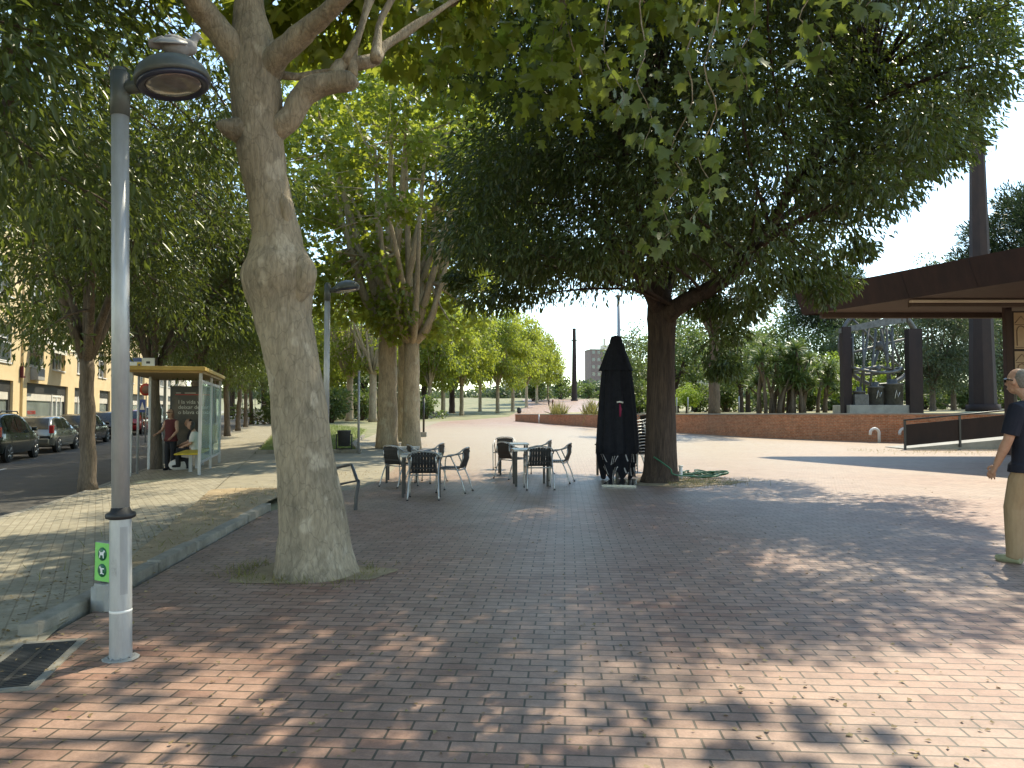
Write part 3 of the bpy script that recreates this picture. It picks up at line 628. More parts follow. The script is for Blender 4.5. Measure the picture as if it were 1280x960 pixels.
# --- pale plane trees beyond the tables
bF = gp(484, 560); bG = gp(514, 561); bG2 = gp(507, 551)
def vshape(seed):
    def f(mb, cl):
        rng = random.Random(seed)
        for k in range(7):
            a = k * .9 + seed; d = Vector((math.cos(a), math.sin(a), 0))
            pts = spline([(0, 0, 4.5), d * .9 + Vector((0, 0, 5.6)), d * rng.uniform(1.3, 1.9) + Vector((0, 0, 8)), d * rng.uniform(1.8, 2.8) + Vector((0, 0, 11))], 4)
            mb.tube(pts, lin(.2, .05, len(pts)), 9)
    return f
FP = 'pale trunked plane trees in the plaza'
F0 = tree('plane_tree', 'pale plane tree with upright forking limbs just behind the tables', bF, 4.7, .40, (.2, .3, 10.6), (6.2, 5.8, 6.2), 125, .8, 80, .22, PALM, M['planebarkfar'], M['planeleaf'], 9, FP, nl=5, rmin=.45, extra=vshape(1), flare=1.2, limb_r=.5)
another(F0, 'slimmer reddish plane trunk right of the forked plane behind the tables', bG, 2.2, .86, FP)
another(F0, 'shaded plane tree hidden behind the two plane trunks by the tables', bG2, 4.4, 1.05, FP)
rowp = [((437, 526), 'plane tree with slender trunk on the lawn beyond the waste bin', .85), ((466, 527), 'plane tree at the back edge of the lawn near the pole', .9),
        ((537, 521.5), 'first plane tree at the far edge of the plaza beside the black post', .95), ((554, 520.5), 'second plane tree at the far edge of the plaza', 1.0), ((577, 519), 'third plane tree at the far edge of the plaza', 1.0),
        ((622, 516.3), 'fourth plane tree at the far edge of the plaza', 1.0), ((641, 514), 'fifth plane tree at the far edge of the plaza beside the path', 1.0), ((658, 509), 'sixth plane tree along the rising path', 1.0), ((671, 504), 'plane tree at the top of the rising path', 1.0), ((400, 524), 'plane tree at the back of the lawn behind the second lamp', .8), ((600, 514), 'plane tree set back behind the row along the plaza', .95), ((685, 500.5), 'most distant plane tree near the tall thin chimney', .8)]
F1 = tree('plane_tree', '', (0, 0, -50), 2.8, .26, (0, 0, 6.6), (4.4, 4.4, 4.6), 110, 1.05, 120, .30, WIDE, M['planebarkfar'], M['planeleaf'], 19, FP, nl=6, rmin=.3, zmin=-.9, flare=1.2)
for i, ((px, py), lb, sc) in enumerate(rowp):
    g = gp(px, py); o = copy_tree(F0) if i < 2 else F1 if i == 2 else copy_tree(F1); o.location = g; o.rotation_euler = (0, 0, i * 1.7); o['label'] = lb
    sc = sc * pw(g.y, [(40, .95), (80, 1.1), (150, 1.35), (220, 1.5)]); o.scale = (sc, sc, sc * (1.0 if i < 2 else 1.25))
# back-left trees closing the view under the canopy
# --- park trees behind the wall
PK = 'trees in the raised park'
def pk(px, py, Y): q = P(px, py, Y); return Vector((q.x, q.y, zp(q.x, q.y) - .03))
K0 = tree('park_tree', 'pale trunked tree standing behind the wall right of the dark tree', pk(893, 510, 43), 4.6, .33, (0, 0, 8.2), (4.2, 4, 3.9), 75, .95, 130, .2, WIDE, M['streetbark'], M['greyleaf'], 41, PK, flare=1.15, nl=6, rmin=.3)
T0 = tree('park_tree', 'bushy grey green tree standing behind the beam engine', pk(1166, 506, 50), 1.4, .2, (0, 0, 5.4), (3.0, 3.0, 4.9), 90, .9, 170, .17, WIDE, M['streetbark'], M['greyleaf'], 42, PK, nl=6, rmin=.3, flare=1.2)
specs = [(T0, (1192, 505, 52), 'second bushy tree between beam engine and rust chimney', .95), (T0, (1080, 500, 75), 'grey green tree seen through the beam engine frame', 1.1), (T0, (1120, 500, 70), 'grey green tree behind the tall engine post', 1.2), (T0, (1268, 505, 62), 'bushy tree right of the rust chimney', 1.15), (T0, (1225, 500, 66), 'tree just behind the rust chimney', 1.15)]
for i, (s_, q, lb, sc) in enumerate(specs): another(s_, lb, pk(*q), i * 1.9 + .7, sc, PK)
B0 = tree('park_tree', 'round crowned small tree left of the yucca clump behind the wall', pk(926, 504, 60), 1.9, .22, (0, 0, 4.2), (2.6, 2.6, 2.5), 50, .8, 130, .2, WIDE, M['darkbark'], M['parkleaf'], 43, PK, nl=6, rmin=.3, flare=1.2)
specs = [((935, 506, 64), 'small twin of the round crowned tree by the yuccas', 1.0), ((845, 503, 72), 'wide green tree right of the dark trunk beyond the wall', 1.35), ((868, 505, 85), 'green tree further back between dark trunk and pale trunk', 1.7), ((800, 506, 80), 'green tree just left of the dark trunk beyond the wall', 1.4), ((783, 507, 62), 'small green tree beside the closed parasol', .8), ((985, 500, 85), 'broad green tree rising behind the yucca clump', 1.7), ((905, 500, 95), 'broad green tree behind the pale trunk', 1.5), ((1030, 500, 80), 'green tree between yuccas and beam engine', 1.35), ((960, 500, 100), 'distant broad tree left of the yuccas', 1.7),
         ((741, 497, 190), 'lone round tree by the path left of the parasol', .95), ((752, 497, 200), 'round tree in front of the purple brown tower', .8), ((763, 497, 185), 'round tree touching the parasol outline at the far path', .9)]
for i, (q, lb, sc) in enumerate(specs):
    g = pk(*q) if q[2] < 120 else gp(q[0], q[1]); another(B0, lb, g, i * 2.3, sc, PK)
L0 = tree('lime_tree', 'bright lime green small tree behind the engine post', pk(1052, 505, 62), 1.0, .15, (0, 0, 3.0), (2.6, 2.2, 1.9), 36, .8, 130, .22, WIDE, M['darkbark'], M['limeleaf'], 44, PK, nl=5, rmin=.3)
another(L0, 'lime green bush seen inside the beam engine frame', pk(1086, 506, 64), 2, .85, PK)
another(L0, 'low yellow green bush on the sand right of the dark trunk', pk(858, 505, 60), 4, .5, PK)
N0 = tree('pine_tree', 'large dark pine rising behind the pavilion roof tip', pk(1042, 500, 85), 8, .4, (0, 0, 11.8), (5.6, 5, 4.0), 80, 1.3, 420, .5, NEEDLE, M['darkbark'], M['pineleaf'], 45, PK, nl=6, rmin=.35, droop=-.3)
another(N0, 'dark pine at the edge of the picture above the pavilion roof', pk(1306, 500, 60), 2, 1.15, PK)
another(N0, 'smaller pine behind the pavilion roof beside the rust chimney', pk(1250, 500, 78), 3, .9, PK)
# --- yucca clump
yb = pk(985, 512, 47); ry = empty('yucca_clump', yb, 0, 'clump of many stemmed yuccas with spiky heads behind the wall', 'yucca')
mb = MB(); rng = random.Random(8); pos = []; axs = []
for i in range(26):
    a = rng.uniform(0, 6.28); k = rng.uniform(.2, 1); b0 = Vector((rng.uniform(-2.2, 2.2), rng.uniform(-1, 1), -.05)); h = rng.uniform(1.9, 4.4)
    t = b0 + Vector((math.cos(a) * k * 1.1, math.sin(a) * k * .8, h)); mb.tube(bez(b0, b0 + Vector((0, 0, h * .4)), t, 6), lin(.13, .07, 6), 7)
    heads = [t] + [b0.lerp(t, .65) + Vector((rng.uniform(-.7, .7), rng.uniform(-.6, .6), rng.uniform(.2, .9))) for _ in range(2)]
    for hd in heads[1:]: mb.tube([b0.lerp(t, .55), hd], [.06, .05], 6)
    for hd in heads:
        for _ in range(75):
            d = Vector((rng.gauss(0, 1), rng.gauss(0, 1), rng.gauss(.35, .8))).normalized(); pos.append(hd + d * .05); axs.append(d)
mb.build('stems', M['streetbark'], ry)
n = len(pos); g_ = np.random.default_rng(3)
link('spiky_heads', leafmesh('spiky_heads', np.array(pos), np.array(axs), np.tile([0, 0, 1.0], (n, 1)) + g_.normal(size=(n, 3)) * .3, g_.uniform(.45, .8, n), SWORD, M['yuccaleaf']), None, ry)
# --- far wood that closes the horizon
g_ = np.random.default_rng(7); pos = []
for i in range(760):
    x = g_.uniform(-170, 330); y = g_.uniform(250, 330) - abs(x) * .15; z0 = rise(y) - 1.0; h = g_.uniform(3.5, 6.5) + 1.2 * math.sin(x * .06); r = g_.uniform(3, 5)
    m = 120; d = g_.normal(size=(m, 3)); d /= np.linalg.norm(d, axis=1, keepdims=True)
    pos.append(np.array([x, y, z0 + h * .5]) + d * np.array([r, r, h * .5]) * (g_.random(m) ** .4)[:, None])
pos = np.concatenate(pos); n = len(pos)
o = link('distant_woods', leafmesh('distant_woods', pos, g_.normal(size=(n, 3)), g_.normal(size=(n, 3)) + [0, 0, .6], g_.uniform(.8, 1.6, n), WIDE, M['greyleaf']), None); o['kind'] = 'stuff'
tag(o, 'distant belt of trees closing the horizon', 'woods')
# hedge of trees across the back of the street side
for i, (px, py, Y, sc) in enumerate(((330, 508, 95, 1.5), (360, 508, 85, 1.3), (420, 508, 90, 1.5), (385, 508, 105, 1.7), (455, 508, 100, 1.6), (500, 508, 105, 1.7), (290, 508, 110, 1.6), (530, 508, 115, 1.8), (565, 508, 120, 1.8))):
    q = P(px, py, Y); another(B0, ['dense tree closing the view beyond the sidewalk', 'dense tree behind the lawn left of the second lamp', 'dense tree behind the lawn right of the second lamp', 'tall dense tree far behind the second lamp', 'dense tree far behind the lawn pole', 'dense tree far behind the forked plane', 'dense tree at the far end of the parked cars', 'dense tree far behind the black post', 'dense tree far behind the plane row'][i], Vector((q.x, q.y, rise(Y))), i * 1.3, sc * 1.25, 'dense trees closing the far side of the lawn')
# shrubs
rng = random.Random(99); root = empty('shrub', (0, 0, 0), 0, '', 'shrub', 'shrubs under the distant trees'); mb = MB(); cl = []
for i in range(16):
    a = rng.uniform(0, 6.28); r = rng.uniform(0, 1.1); p = Vector((r * math.cos(a) * 1.5, r * math.sin(a), rng.uniform(.35, 1.3) * (1.2 - .4 * r))); cl.append((p, rng.uniform(.35, .6))); mb.tube([(p.x * .2, p.y * .2, -.05), (p.x * .6, p.y * .6, p.z * .5), p], [.03, .022, .01], 5)
link('stems', mb.mesh('stems'), M['streetbark'], root); link('foliage', crown('foliage', cl, 90, .17, WIDE, M['parkleaf'], 12, .2), None, root)
shr = [(344, 62, 'low shrub beyond the lawn just left of the second lamp'), (412, 66, 'low shrub beyond the lawn right of the second lamp'), (427, 80, 'shrub far behind the waste bin'), (452, 75, 'shrub far behind the thin lawn pole'), (475, 85, 'shrub far left of the forked plane'), (533, 82, 'shrub behind the slim black post'), (392, 90, 'shrub far left of the lawn trees'),
       (795, 66, 'shrub between parasol and dark trunk'), (812, 78, 'shrub further back left of the dark trunk'), (872, 74, 'shrub right of the dark trunk on the sand'), (908, 70, 'shrub left of the round crowned trees'), (950, 72, 'shrub behind the round crowned trees'), (1010, 66, 'shrub behind the yucca clump'), (1036, 72, 'shrub between yuccas and engine'), (1075, 80, 'shrub behind the engine plinth'), (1155, 66, 'shrub behind the bushy engine tree'), (1180, 74, 'shrub between the two bushy trees'), (1205, 62, 'shrub left of the rust chimney'), (1255, 70, 'shrub right of the rust chimney'), (700, 235, 'shrub at the top of the rising plaza'), (735, 240, 'shrub at the far end of the plaza beside the slender chimney'), (668, 215, 'shrub under the last plane trees of the path')]
for i, (px, Y, lb) in enumerate(shr):
    o = root if i == 0 else copy_tree(root); q = P(px, 505, Y); o.location = (q.x, q.y, (zp(q.x, q.y) if px > 780 and Y < 100 else zg(q.x, q.y)) - .03); sc = (.8 + .012 * Y * (1 + .3 * math.sin(i * 2.1))); o.scale = (sc * 1.3, sc * 1.1, sc); o.rotation_euler = (0, 0, i * 1.1); o['label'] = lb
# grass, tufts, litter
def scatter(name, label, pts, size, mat, seed, tpl=BLADE, flat=False, cat='grass'):
    g_ = np.random.default_rng(seed); n = len(pts); pos = np.array(pts, dtype=float)
    if flat: ax = g_.normal(size=(n, 3)) * [1, 1, .12]; nr = g_.normal(size=(n, 3)) * .25 + [0, 0, 1]
    else: ax = g_.normal(size=(n, 3)) * .45 + [0, 0, 1]; nr = g_.normal(size=(n, 3)) * [1, 1, .1]
    o = link(name, leafmesh(name, pos, ax, nr, size * g_.uniform(.5, 1.3, n), tpl, mat), None); tag(o, label, cat, None, 'stuff'); return o
rng = random.Random(77)
pts = []
while len(pts) < 16000:
    y = 25.6 + 22 * rng.random() ** 1.5; k = rng.random(); x = lawn_l(y) + .1 + (lawn_r(y) - lawn_l(y) - .2) * k; pts.append((x, y, zl(x, y) - .01))
scatter('lawn_grass', 'green grass of the lawn triangle beyond the big plane', pts, .14, M['grass'], 1)
pts = []
for _ in range(380):
    a = rng.uniform(2.3, 5.0); r = .46 + abs(rng.gauss(0, .13)); x = base.x - .02 + r * math.cos(a) * 1.1; y = base.y + .05 + r * math.sin(a) * .85; pts.append((x, y, zg(x, y)))
for _ in range(120):
    a = rng.uniform(-1.2, .8); r = .5 + abs(rng.gauss(0, .1)); pts.append((base.x + r * math.cos(a), base.y + r * math.sin(a), 0.0))
scatter('grass_tuft', 'weedy grass round the foot of the big plane tree', pts, .075, M['drygrass'], 2)
pts = []
for _ in range(900):
    a = rng.uniform(-1.5, 1.3); r = .4 + abs(rng.gauss(0, .5)); x = bE.x + r * math.cos(a) * 1.3; y = bE.y + r * math.sin(a) * .9; pts.append((x, y, .0))
scatter('weeds', 'thin dry weeds on the bare earth by the dark tree', pts, .08, M['drygrass'], 3)
pts = []
for _ in range(260):
    y = rng.uniform(6, 13); x = strip_right(y) - .1 - abs(rng.gauss(0, .5)); pts.append((x, y, zg(x, y) + .06))
for _ in range(500):
    x = rng.uniform(12, 17.5); y = 26 + rng.gauss(0, .8) - (x - 14) * .1; pts.append((x, y, zg(x, y)))
scatter('dry_weeds', 'dry weeds on the soil strip and by the ramp', pts, .09, M['drygrass'], 4)
pts = []
for (px, py) in ((697, 519), (702, 519), (735, 519), (744, 519), (693, 519)):
    q = P(px, 517, 62 - (px - 690) * .25)
    for _ in range(60): pts.append((q.x + rng.gauss(0, .18), q.y + rng.gauss(0, .18), wtop(q.y) - .02))
scatter('ornamental_grass', 'tall tufts of ornamental grass on top of the brick wall', pts, 1.0, M['drygrass'], 5)
pts = []
for _ in range(1500):
    y = 2.3 + 14 * rng.random() ** 1.7; x = rng.uniform(-.75, .75) * y - .1 * y; 
    if T(x, y) > 1.4 or x > 8: continue
    pts.append((x, y, zg(x, y) + .012))
for _ in range(2600):
    y = 4 + 14 * rng.random(); x = strip_right(min(13.4, y)) + rng.gauss(-.35, .5); pts.append((x, y, zg(x, y) + (.09 if x < strip_right(min(13.4, y)) and y < 13.3 and T(x, y) < 1.5 else .016)))
scatter('leaf_litter', 'small dry leaves and bits scattered over the paving', pts, .030, M['deadleaf'], 6, WIDE, True, 'leaf litter')
# ------------------------------------------------------------ buildings
def along(t, y): return Matrix.Translation((xt(t, y), y, 0)) @ Matrix(((SD.x, SN.x, 0, 0), (SD.y, SN.y, 0, 0), (0, 0, 1, 0), (0, 0, 0, 1)))   # x = along the street, y = away from the plaza
def facade(name, label, t, y0, L, zb, zt, holes, wallm, depth=9):
    root = empty(name, (0, 0, 0), 0, label, 'building'); root.matrix_world = along(t, y0)
    mb = MB(); xs = sorted({0, L} | {h[0] for h in holes} | {h[1] for h in holes}); zs = sorted({zb, zt} | {h[2] for h in holes} | {h[3] for h in holes})
    for a, b in zip(xs, xs[1:]):
        for c, d in zip(zs, zs[1:]):
            if any(h[0] <= a and b <= h[1] and h[2] <= c and d <= h[3] for h in holes): continue
            mb.add([(a, 0, c), (b, 0, c), (b, 0, d), (a, 0, d)], [(0, 1, 2, 3)])
    for a, b, c, d in [h[:4] for h in holes]:
        e = .28
        mb.add([(a, 0, c), (b, 0, c), (b, e, c), (a, e, c), (a, 0, d), (b, 0, d), (b, e, d), (a, e, d)], [(0, 1, 2, 3), (4, 5, 6, 7), (0, 3, 7, 4), (1, 2, 6, 5)])
    mb.add([(0, 0, zb), (0, depth, zb), (0, depth, zt), (0, 0, zt), (L, 0, zb), (L, depth, zb), (L, depth, zt), (L, 0, zt)], [(0, 1, 2, 3), (4, 5, 6, 7), (1, 5, 6, 2)])
    mb.build('wall', wallm, root)
    m2 = MB(); m2.box(-.2, L + .2, -.25, depth + .2, zt + .002, zt + .22); m2.build('roof', M['concrete'], root)
    return root
def window(root, a, b, c, d, rail=False, dark=False):
    w_ = MB(); f = .07
    w_.box(a, b, .18, .26, c, c + f); w_.box(a, b, .18, .26, d - f, d); w_.box(a, a + f, .181, .259, c + f, d - f); w_.box(b - f, b, .181, .259, c + f, d - f)
    m = (a + b) / 2; w_.box(m - .035, m + .035, .182, .258, c + f, d - f); w_.box(a + f, b - f, .183, .257, c + (d - c) * .62, c + (d - c) * .62 + .06)
    o = w_.build('window', M['white'], root)
    g = MB(); g.box(a, b, .27, .28, c, d); g.build('pane', M['winglass'], o)
    s_ = MB(); s_.box(a - .05, b + .05, -.06, .15, c - .07, c - .003); s_.build('sill', M['white'], o)
    if rail:
        r_ = MB(); r_.box(a, b, .03, .07, c + .95, c + 1.0); r_.box(a, b, .03, .07, c + .05, c + .09); r_.box(a, a + .05, .031, .069, c + .09, c + .95); r_.box(b - .05, b, .031, .069, c + .09, c + .95)
        r_.build('railing', M['white'], o); p_ = MB(); p_.box(a + .05, b - .05, .045, .055, c + .09, c + .95); p_.build('railing_glass', M['winglass'], o)
    return o
def shop(root, a, b, c, d, door=None):
    f = MB(); f.box(a, b, .12, .25, d - .55, d - .003); f.box(a, a + .25, .121, .249, c, d - .553); f.box(b - .25, b, .121, .249, c, d - .553)
    o = f.build('shopfront', M['shopdark'], root)
    g = MB(); g.box(a + .25, b - .25, .2, .22, c, d - .55); g.build('shop_window', M['shopglass'], o)
    t_ = MB(); t_.box(a + .25, b - .25, .14, .19, d - .95, d - .56); t_.build('blind', M['palewall'], o)
    if door:
        q = MB(); x0, x1 = door
        q.box(x0 - .09, x0, .1, .2, c, d - .56); q.box(x1, x1 + .09, .1, .2, c, d - .56); q.box(x0, x1, .101, .199, c + 2.05, c + 2.13); q.box((x0 + x1) / 2 - .05, (x0 + x1) / 2 + .05, .102, .198, c, c + 2.05)
        q.build('door', M['white'], o)
    return o
Y0 = 16.0
def sx(Y): return (Y - Y0) / .962
wins = [(sx(y0), sx(y1), 3.9 + dz, 5.85 + dz) for y0, y1, dz in ((20.5, 22.5, 0), (25, 27, 0), (30.2, 32.2, 0), (34.9, 37.4, .0), (39.9, 42.1, 0), (43.6, 45.9, .02), (48.4, 50.6, .03), (53.5, 55.7, .04), (58, 60.2, .05), (63, 65, .05), (67.5, 69.5, .05))]
wins2 = [(a, b, c + 3.3, d + 3.2) for a, b, c, d in wins]; wins3 = [(a, b, c + 6.6, d + 6.4) for a, b, c, d in wins]
shops = [(sx(a), sx(b), .25 + (.0 if a < 40 else .1), 3.0) for a, b in ((22, 29), (31, 37.7), (39.6, 46.6), (48, 51.8), (54, 57), (59, 62), (64.5, 69.5))]
bY = facade('ochre_building', 'long ochre street building with shopfronts and white framed windows', 14, Y0, 57 / .962, -.8, 14.2, wins + wins2 + wins3 + shops, M['yellowwall'])
for i, q in enumerate(wins): window(bY, *q, rail=i in (3, 4))
for q in wins2 + wins3: window(bY, *q)
for i, q in enumerate(shops):
    shop(bY, *q, door=(q[1] - 2.6, q[1] - 1.0) if i in (2, 3, 5) else None)
q = shops[2]
text('lettering', 'vacome', .42, M['red'], bY, (q[0] + .75, .19, 1.3), (math.pi / 2, 0, 0), .004)
for k, ang in ((4, 35), (5, 30), (3, 0)):
    if k == 3: continue
    a, b, c, d = wins[k]; m = MB()
    m.add([(a, -.02, d - .05), (b, -.02, d - .05), (b, -1.15, d - 1.0), (a, -1.15, d - 1.0), (b, -1.17, d - 1.22), (a, -1.17, d - 1.22)], [(0, 1, 2, 3), (3, 2, 4, 5)])
    o = m.build('awning', M['awning'], bY)
    r = MB(); r.tube([(a, 0, d - .9), (a, -1.15, d - 1.0)], .02, 6); r.tube([(b, 0, d - .9), (b, -1.15, d - 1.0)], .02, 6); r.tube([(a, -1.15, d - 1.0), (b, -1.15, d - 1.0)], .03, 6); r.build('awning_arm', M['white'], o)
a, b, c, d = wins[4]
m = MB(); m.bbox(a + .1, a + 1.2, -.4, -.01, c - .75, c - .12, .03); m.build('air_conditioner', M['concrete'], bY)
m = MB(); m.box(sx(38.5), sx(38.62), -.16, -.01, 3.3, 3.8); m.box(sx(38.5), sx(38.85), -.165, -.015, 3.2, 3.297); m.build('small_sign', M['maroon'], bY)
m = MB(); m.tube([(sx(38.7), -.06, .3), (sx(38.7), -.06, 14)], .05, 8); m.build('drainpipe', M['yellowwall'], bY)
bW = facade('white_building', 'pale building at the end of the ochre block', 14.3, 76, 22, -.5, 12, [(3, 5, 4.2, 6), (8, 10, 4.2, 6), (13, 15, 4.2, 6), (3, 5, 7.6, 9.4), (8, 10, 7.6, 9.4), (13, 15, 7.6, 9.4), (2.5, 6, .4, 3.2), (8, 12, .4, 3.2)], M['palewall'])
for q in ((3, 5, 4.2, 6), (8, 10, 4.2, 6), (13, 15, 4.2, 6), (3, 5, 7.6, 9.4), (8, 10, 7.6, 9.4), (13, 15, 7.6, 9.4)): window(bW, *q)
for q in ((2.5, 6, .4, 3.2), (8, 12, .4, 3.2)): shop(bW, *q)
# low pale wall and railing closing the sidewalk far away
r_ = empty('white_wall', (0, 0, 0), 0, 'low white wall with railing closing the far end of the sidewalk', 'wall')
ya = 92; za = rise(ya); x0, x1 = -33.5, -24.5; m = MB(); m.box(x0, x1, ya, ya + .3, za - .5, za + 1.0); m.build('wall', M['palewall'], r_)
m = MB()
for i in range(12): m.box(x0 + .1 + i * .78, x0 + .16 + i * .78, ya + .1, ya + .16, za + 1.003, za + 2.1)
m.box(x0, x1, ya + .11, ya + .15, za + 2.103, za + 2.16); m.box(x0, x1, ya + .12, ya + .14, za + 1.5, za + 1.54); m.build('railing', M['galv'], r_)
# far buildings
def block(name, label, px, py, Y, w_, h, d, mat, rows=0, cols=0, rz=0, top=None):
    p = P(px, py, Y); r = empty(name, (p.x, p.y, rise(min(Y, 300)) - 4), rz, label, 'building')
    m = MB(); m.box(-w_ / 2, w_ / 2, 0, d, 0, h); m.build('wall', mat, r)
    for i in range(cols):
        for k in range(rows):
            x = -w_ / 2 + w_ * (i + .5) / cols; z = h * (k + .45) / rows; q = MB(); q.box(x - w_ / cols * .27, x + w_ / cols * .27, -.06, .1, z, z + h / rows * .45); q.build('window', M['winglass'], r)
    q = MB(); q.box(-w_ / 2 - .3, w_ / 2 + .3, -.3, d + .3, h + .01, h + .5); q.build('roof', M['concrete'], r)
    if top:
        q = MB(); q.box(w_ * top, w_ * (top + .3), d * .3, d * .6, h + .51, h + 3.2); q.box(w_ * (top + .1), w_ * (top + .2), d * .35, d * .45, h + 3.203, h + 7); q.build('lift_tower', M['palewall'], r)
    return r
block('tower_block', 'purple brown tower block on the horizon beside the parasol', 752, 470, 420, 12.5, 33, 12, M['purplewall'], 8, 4, .2, .12)
block('pale_block', 'pale apartment block peeping over the trees right of the dark trunk', 890, 470, 400, 36, 22, 12, M['palewall'], 6, 8, -.1)
block('pale_block', 'lower pale building over the trees left of the yucca clump', 945, 470, 420, 22, 19, 12, M['palewall'], 5, 6, .15)
block('pale_block', 'pale building far behind the plane row on the plaza', 655, 470, 380, 20, 15, 12, M['palewall'], 4, 5, .1)
# ------------------------------------------------------------ chimneys
def chimney(name, label, base, h, r0, r1, mat, n, ring=None, cat='chimney'):
    r = empty(name, base, .3, label, cat); m = MB(); m.loft([(0, 0, -.1, r0 * 1.0, r0), (0, 0, h, r1, r1)], n)
    for f in range(len(m.sm)): m.sm[f] = False
    m.build('shaft', mat, r); q = MB(); q.loft([(0, 0, -.05, r0 * 1.25, r0 * 1.25), (0, 0, h * .012 + .2, r0 * 1.2, r0 * 1.2)], n); q.build('foot', mat, r)
    c = MB(); c.loft([(0, 0, h + .003, r1 * 1.08, r1 * 1.08), (0, 0, h + .35, r1 * 1.08, r1 * 1.08)], n); c.build('cap', mat, r)
    if ring:
        q = MB(); q.loft([(0, 0, h * ring, r1 * 2.3, r1 * 2.3), (0, 0, h * ring + .12, r1 * 2.3, r1 * 2.3)], 16); q.build('maintenance_ring', mat, r)
    return r
pc = P(1229, 512, 44); chimney('rust_chimney', 'tall tapering rust brown chimney behind the pavilion', (pc.x, pc.y, zp(pc.x, pc.y)), 17.5, .74, .36, M['cortendark'], 8)
pc = gp(718, 501); chimney('factory_chimney', 'tall slender brick chimney with a ring on the rising plaza', pc, 20.6, .85, .5, M['cortendark'], 12, .845)
# ------------------------------------------------------------ pavilion
tz0, tz1 = P(1003, 394, 26.5).z, P(993, 365, 26.5).z
A0, A1 = P(1003, 394, 26.5), P(993, 365, 26.5)
A0.z = tz0; d = Vector((3.25, -7.4, 0)).normalized()
Lp = 12.5; B0_, B1_ = A0 + d * Lp, A1 + d * (Lp + .1)
rP = empty('steel_pavilion', (A0.x + 5, A0.y - 3, 0), 0, 'rust brown steel pavilion roof with a pointed overhanging corner', 'pavilion'); pl = Vector(rP.location)
def off(p, x=0, y=0, z=0): return p + Vector((x, y, z)) - pl
m = MB(); E1 = Vector((30, A0.y, 0)); ex = 14.0
tops = [A1, B1_, Vector((B1_.x + ex, B1_.y, A1.z)), Vector((A1.x + ex + 6, A1.y, A1.z))]; bots = [A0, B0_, Vector((B0_.x + ex - .3, B0_.y, A0.z)), Vector((A0.x + ex + 6 - .3, A0.y, A0.z))]
m.add([p - pl for p in tops + bots], [(0, 1, 5, 4), (1, 2, 6, 5), (2, 3, 7, 6), (3, 0, 4, 7), (0, 3, 2, 1)]); m.build('fascia', M['corten'], rP)
m = MB(); nrm = Vector((-d.y, d.x, 0))
for k in range(1, 6):
    q = A0 + d * (k * 2.15); q1 = A1 + d * (k * 2.15); mm = (q1 - q)
    m.tube([q - pl + mm * .02 - nrm * .002, q1 - pl - mm * .02 - nrm * .002], .007, 4)
m.build('seams', M['cortendark'], rP)
m = MB(); m.add([p - pl + Vector((0, 0, .06)) for p in bots], [(0, 1, 2, 3)]); m.build('soffit', M['soffit'], rP)
m = MB(); q0 = bots[0] - pl
m.box(q0.x + 2.2, q0.x + 16, -.0 + q0.y - 3.2, q0.y - 2.95, q0.z - .14, q0.z + .05); m.box(q0.x + .6, q0.x + 18, q0.y - .24, q0.y - .02, q0.z - .12, q0.z + .05)
m.build('ceiling_beam', M['soffit'], rP)
m = MB(); a_ = Vector((q0.x + 2.0, q0.y - 3.4, q0.z - .05)); m.box(a_.x, a_.x + 9.6, a_.y - .16, a_.y, a_.z, a_.z + .06); m.build('light_strip', M['palewall'], rP)
pp = P(1260, 450, 24.4)
for (x, y) in ((pp.x, pp.y), (pp.x + 7, pp.y), (pp.x + 1.5, pp.y - 7)):
    m = MB(); m.bbox(x - .1 - pl.x, x + .1 - pl.x, y - .1 - pl.y, y + .1 - pl.y, zg(x, y) - .1, A0.z + .04, .012); m.build('post', M['corten'], rP)
# picture panel
pb = empty('display_panel', (pp.x + 2.0, pp.y + .1, 0), 0, 'sepia display panel with an arched facade drawing under the pavilion', 'display panel')
m = MB(); m.bbox(-1.8, 1.8, -.03, .03, 2.15, 4.75, .008); m.build('frame', M['cortendark'], pb)
M['sepia'] = plain('sepia picture', (.42, .30, .20), .6, 0, (.30, .20, .13), 1.6)
M['sepia2'] = plain('sepia ink', (.16, .10, .07), .6)
m = MB(); m.box(-1.73, 1.73, -.036, -.031, 3.5, 4.7); m.box(-1.73, 1.73, -.036, -.031, 2.2, 3.42); m.build('picture', M['sepia'], pb)
m = MB()
for k in range(7):
    x = -1.5 + k * .5
    for z in (2.35, 3.6):
        m.tube([(x - .14, -.038, z), (x - .14, -.038, z + .5)] + [(x - .14 * math.cos(a), -.038, z + .5 + .16 * math.sin(a)) for a in lin(0, math.pi, 7)] + [(x + .14, -.038, z)], .016, 4)
        m.tube([(x - .2, -.038, z + .75), (x, -.038, z + .98), (x + .2, -.038, z + .75)], .014, 4)
for z in (2.3, 3.05, 3.55, 4.3): m.tube([(-1.7, -.038, z), (1.7, -.038, z)], .012, 4)
m.build('drawing_lines', M['sepia2'], pb)
